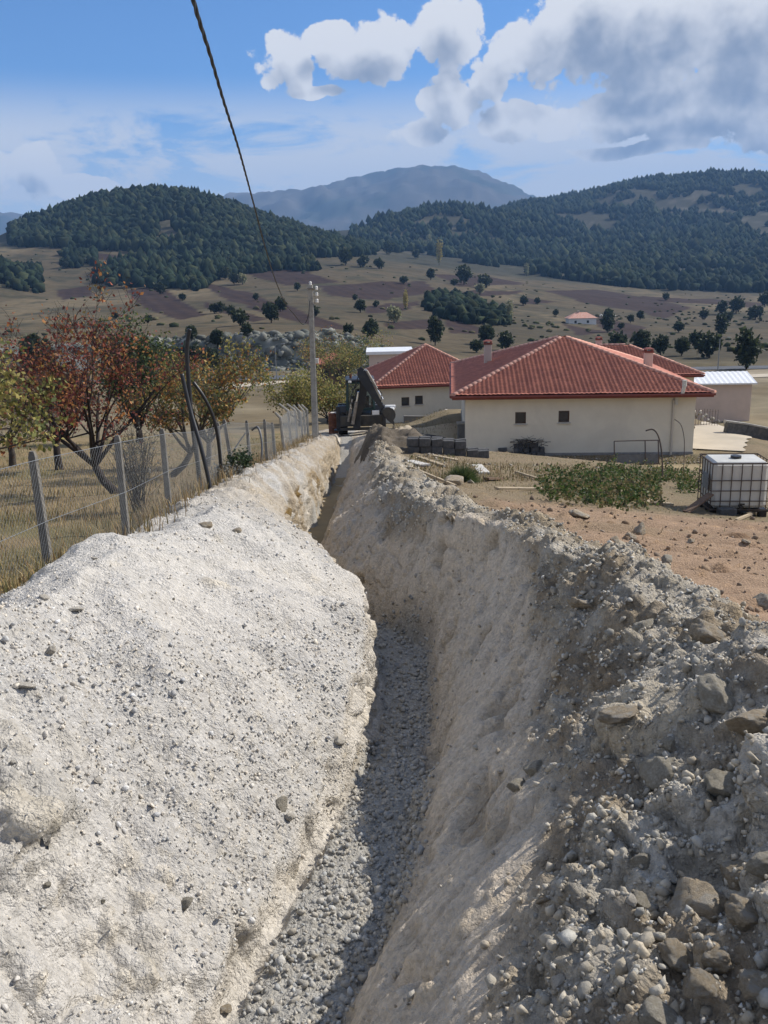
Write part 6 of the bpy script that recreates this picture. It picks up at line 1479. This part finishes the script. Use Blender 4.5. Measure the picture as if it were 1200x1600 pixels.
# ------------------------------------------------------------------ yard: tank, blocks, timber
def tank():
    b = hit(1109, 799); W, Dp, H = 1.20, 1.0, 1.02; rz = -R(5); z0 = GZ(b[0]+.5, b[1]+.3)-.02
    root = empty('ibc_tank', (b[0], b[1], z0), rz, 'white plastic water tank in a dark steel cage on a pallet', 'water tank')
    m = MB(); m.box((W/2, Dp/2, .17+H/2), (W-.07, Dp-.07, H-.03), bev=.07); t = m.build('tank_body', 'white_plastic', root); m = MB(); m.wheel((W/2, Dp/2, 0), .11, .05, 18, [(-.03, 0.01), (-.03, .11), (.03, .11), (.03, .01)])
    m = MB(); n = 18; V = [(W/2+.11*math.cos(6.283*k/n), Dp/2+.11*math.sin(6.283*k/n), z) for z in (H+.13, H+.21) for k in range(n)]; m.add(V, [(k, (k+1) % n, n+(k+1) % n, n+k) for k in range(n)]+[tuple(range(n, 2*n))]); m.build('lid', 'black_plastic', t)
    xs = np.linspace(0, W, 7); ysd = np.linspace(0, Dp, 6); zz = [.17, .36, .58, .80, H+.14]
    for x in xs:
        for y in (0, Dp): m = MB(); m.tube([(x, y, .12), (x, y, H+.14)], .011, 5); m.build('cage_bar', 'rebar', root)
    for y in ysd[1:-1]:
        for x in (0, W): m = MB(); m.tube([(x, y, .12), (x, y, H+.14)], .011, 5); m.build('cage_bar', 'rebar', root)
    for z in zz:
        m = MB(); e = .013
        m.tube([(-e, -e, z), (W+e, -e, z), (W+e, Dp+e, z), (-e, Dp+e, z), (-e, -e, z)], .012 if z < 1 else .018, 5); m.build('cage_ring', 'rebar', root)
    m = MB(); m.box((-.03, .38, .72), (.012, .42, .34), bev=.003); m.build('label_plate', 'galv', root)
    for x in (.1, W/2, W-.1):
        for y in (.1, Dp/2, Dp-.1): m = MB(); m.box((x, y, .06), (.16, .14, .12), bev=.01); m.build('pallet_block', 'black_plastic', root)
    m = MB(); m.box((W/2, Dp/2, .137), (W, Dp, .03)); m.build('pallet_deck', 'black_plastic', root)
    m = MB(); m.tube([(W*.5, -.02, .26), (W*.5, -.16, .26)], .04, 10); m.box((W*.5, -.13, .32), (.12, .03, .03)); m.build('tap', 'black_plastic', root)
    # plank leaning on it and blocks
    a = hit(1072, 799); e = Vector(root.location)+Vector((-.02, -.03, .52)); m = MB(); m.bar((0, 0, .02), e-Vector((a[0], a[1], GZ(a[0], a[1]))), .16, .035); o = m.build('plank', 'timber_dark', label='dark brown plank leaning against the caged water tank', cat='plank'); o.location = (a[0], a[1], GZ(a[0], a[1]))
    a = hit(1086, 797); m = MB(); m.bar((0, 0, .02), e-Vector((a[0]+.06, a[1], GZ(a[0], a[1])+.08)), .07, .03); o = m.build('batten', 'timber', label='pale batten leaning beside the dark plank at the water tank', cat='batten'); o.location = (a[0], a[1]+.1, GZ(a[0], a[1]))
    a = hit(1135, 803); m = MB(); m.box((0, 0, .09), (.36, .2, .18), R(8), bev=.01); o = m.build('concrete_block', 'block_grey', label='single grey concrete block lying under the front of the water tank', cat='block'); o.location = (a[0], a[1], GZ(a[0], a[1])-.03)
tank()
def blk_mesh():
    m = MB(); m.box((0, 0, 0), (.40, .20, .19), bev=.008); return m.mesh('block', 'block_grey')
BLK = blk_mesh()
def block_stack():
    b = np.array(at(646, 712, 29.6)); e = np.array(at(782, 713, 29.9)); a = Vector((b[0], b[1], 0)); d = (Vector((e[0], e[1], 0))-a); L = d.length; d.normalize(); rz = math.atan2(d.y, d.x)
    root = empty('block_stack', (b[0], b[1], GZ(b[0], b[1])), 0, 'long stack of grey concrete blocks in the yard before the near house', 'block stack')
    nx = int(L/.40); r = random.Random(5); SQ = MB(); SQ.box((0, 0, 0), (.375, .22, .265), bev=.012); SQm = SQ.mesh('block', 'block_grey')
    for row in range(2):
        for i in range(nx):
            if row == 1 and (i > nx-3 or r.random() < .12): continue
            p = a+d*(i*.40+.02*r.uniform(-1, 1)); z = GZ(p.x, p.y)
            obj('block', SQm, None, root, (p.x-b[0], p.y-b[1]+r.uniform(-.05, .05), z-root.location.z+.12+row*.27), (r.uniform(-.05, .05), r.uniform(-.05, .05), rz+r.uniform(-.1, .1)))
            obj('block', SQm, None, root, (p.x-b[0]+.03, p.y-b[1]+.27, z-root.location.z+.13+row*.27), (r.uniform(-.06, .06), r.uniform(-.05, .05), rz+r.uniform(-.15, .15)))
    for k in range(16):
        q = hit(r.choice([r.uniform(690, 800), r.uniform(760, 805)]), r.uniform(706, 715)); s_ = r.random()
        obj('block', BLK, None, root, (q[0]-b[0], q[1]-b[1], GZ(q[0], q[1])-root.location.z+.09+(.19 if s_ < .3 else 0)), (r.uniform(-.2, .2), r.uniform(-.2, .2), r.uniform(0, 3.1)))
    # second pile with brushwood
    b = hit(828, 714); root2 = empty('block_pile', (b[0], b[1], GZ(b[0], b[1])), 0, 'small pile of grey blocks under brushwood against the house', 'block pile')
    for k in range(17):
        i, j = k % 6, k//6
        obj('block', BLK, None, root2, ((i-2.5)*.245+r.uniform(-.05, .05), r.uniform(-.1, .1)+.1*j, .12+j*.19+r.uniform(-.02, .02)), (r.uniform(-.08, .08), r.uniform(-.08, .08), R(90)+r.uniform(-.35, .35)))
    br = empty('brushwood', (b[0], b[1], GZ(b[0], b[1])+.55), 0, 'heap of dry cut branches lying on the small block pile', 'brushwood')
    for k in range(46):
        c = Vector((r.uniform(-.6, .6), r.uniform(-.2, .3), r.uniform(-.02, .22))); dd = Vector((r.uniform(-1, 1), r.uniform(-.3, .3), r.uniform(-.12, .35)))*r.uniform(.3, .75)
        m = MB(); m.tube([c-dd, c+Vector((0, 0, .05)), c+dd+Vector((r.uniform(-.1, .1), 0, r.uniform(-.05, .15)))], [.014, .010, .004], 4); m.build('branch', 'bark', br)
block_stack()
def planks():
    r = random.Random(9)
    L = [((655, 716), (693, 729), 'timber', 'long pale plank lying behind the spiky shrub'), ((677, 714), (716, 720), 'timber', 'pale plank lying beside the stacked blocks'), ((639, 722), (665, 730), 'concrete_pale', 'short pale slab lying at the edge of the clod bank'),
         ((745, 727), (757, 741), 'concrete_pale', 'broken pale slab lying beside the spiky shrub'), ((806, 741), (858, 756), 'timber', 'thin pale pole lying across the dry yard grass'), ((776, 765), (850, 767), 'timber', 'weathered board lying before the broken slab'), ((760, 753), (782, 750), 'timber_dark', 'short dark board standing on edge in the yard'),
         ((1000, 786), (1050, 789), 'timber', 'pale stick lying at the edge of the green weeds'), ((1010, 788), (1023, 776), 'timber', 'short pale stick propped up at the edge of the green weeds'), ((1150, 815), (1195, 798), 'timber', 'thin stick lying on red soil before the water tank'), ((640, 740), (712, 762), 'timber', 'long curved batten half buried along the clod bank')]
    for i, (a, b, mt, lab) in enumerate(L):
        p, q = hit(*a), hit(*b); p = Vector((p[0], p[1], GZ(p[0], p[1])+.045)); q = Vector((q[0], q[1], GZ(q[0], q[1])+.045)); w = .28 if mt == 'concrete_pale' else (.13 if i not in (4, 8, 9, 10) else .05)
        m = MB(); m.bar((0, 0, 0), q-p, w, .05); o = m.build('slab' if mt == 'concrete_pale' else 'plank', mt, label=lab, cat='slab' if mt == 'concrete_pale' else 'plank'); o.location = p
planks()
pipe('steel_rod', [(1009, 673), (1020, 671), (1028, 680), (1033, 700), (1035, 728), (1035, 745)], [25.5, 25.5, 25.4, 25.3, 25.3, 25.2], .022, 'rebar', 'rusty bent steel rod sticking up from the green weeds', cat_='rod')
pipe('steel_rod', [(1054, 655), (1064, 664), (1069, 685), (1069, 712), (1068, 738)], [27.5, 27.5, 27.4, 27.3, 27.2], .012, 'rebar', 'thin arched rod sticking up before the house downpipe', cat_='rod')
def bed_frame():
    p = hit(960, 716); y = 38.6; a = at(961, 711, y); b = at(1030, 711, y); h = at(961, 691, y)[2]-a[2]; W = b[0]-a[0]; z = GZ(a[0]+W/2, y)
    root = empty('metal_frame', (a[0], y, z), 0, 'flat rusty metal frame leaning against the cream house wall', 'metal frame')
    hh = a[2]+h-z
    for (p0, p1) in (((0, 0, .02), (0, .25, hh)), ((W, 0, .02), (W, .25, hh)), ((W*.7, 0, .02), (W*.7, .25, hh))): m = MB(); m.bar(p0, p1, .045, .03, (0, 1, 0)); m.build('upright', 'rebar', root)
    for f in (0.02, .985): m = MB(); m.bar((0, .25*f-.02, hh*f+.02), (W, .25*f-.02, hh*f+.02), .04, .04); m.build('rail', 'rebar', root)
    m = MB(); m.box((W/2, .17, hh*.22), (W, .02, hh*.38), Matrix.Rotation(-.2, 3, 'X')); m.build('panel', 'concrete_dark', root)
bed_frame()
def gate_post():
    y = 43.0; a = at(722, 697, y); t = at(722, 662, y); z = G(a[0], y); root = empty('gate_post', (a[0], y, z), 0, 'dark masonry post at the corner of the near cream house', 'post')
    m = MB(); m.box((0, 0, (t[2]-z)/2-.1), (.42, .4, t[2]-z+.2), bev=.02); m.build('post_body', 'concrete_dark', root); m = MB(); m.box((0, 0, t[2]-z+.04), (.52, .5, .08), bev=.01); m.build('post_cap', 'concrete', root)
gate_post()
# ------------------------------------------------------------------ the air
def haze():
    mb = MB(); mb.box((0, 3100, 310), (10600, 6990, 710))
    m = bpy.data.materials.new('haze_air'); m.use_nodes = True; N = NT(m.node_tree); N.n.clear()
    out = N.new('ShaderNodeOutputMaterial'); v = N.new('ShaderNodeVolumePrincipled')
    v.inputs['Color'].default_value = (0.30, 0.56, 1.0, 1); v.inputs['Density'].default_value = 1.6e-4; v.inputs['Anisotropy'].default_value = 0.0
    N.l.new(v.outputs[0], out.inputs['Volume']); MATS['haze_air'] = m
    o = mb.build('haze', 'haze_air', label='thin blue haze filling the valley air', kind='stuff'); o.display_type = 'WIRE'
haze()
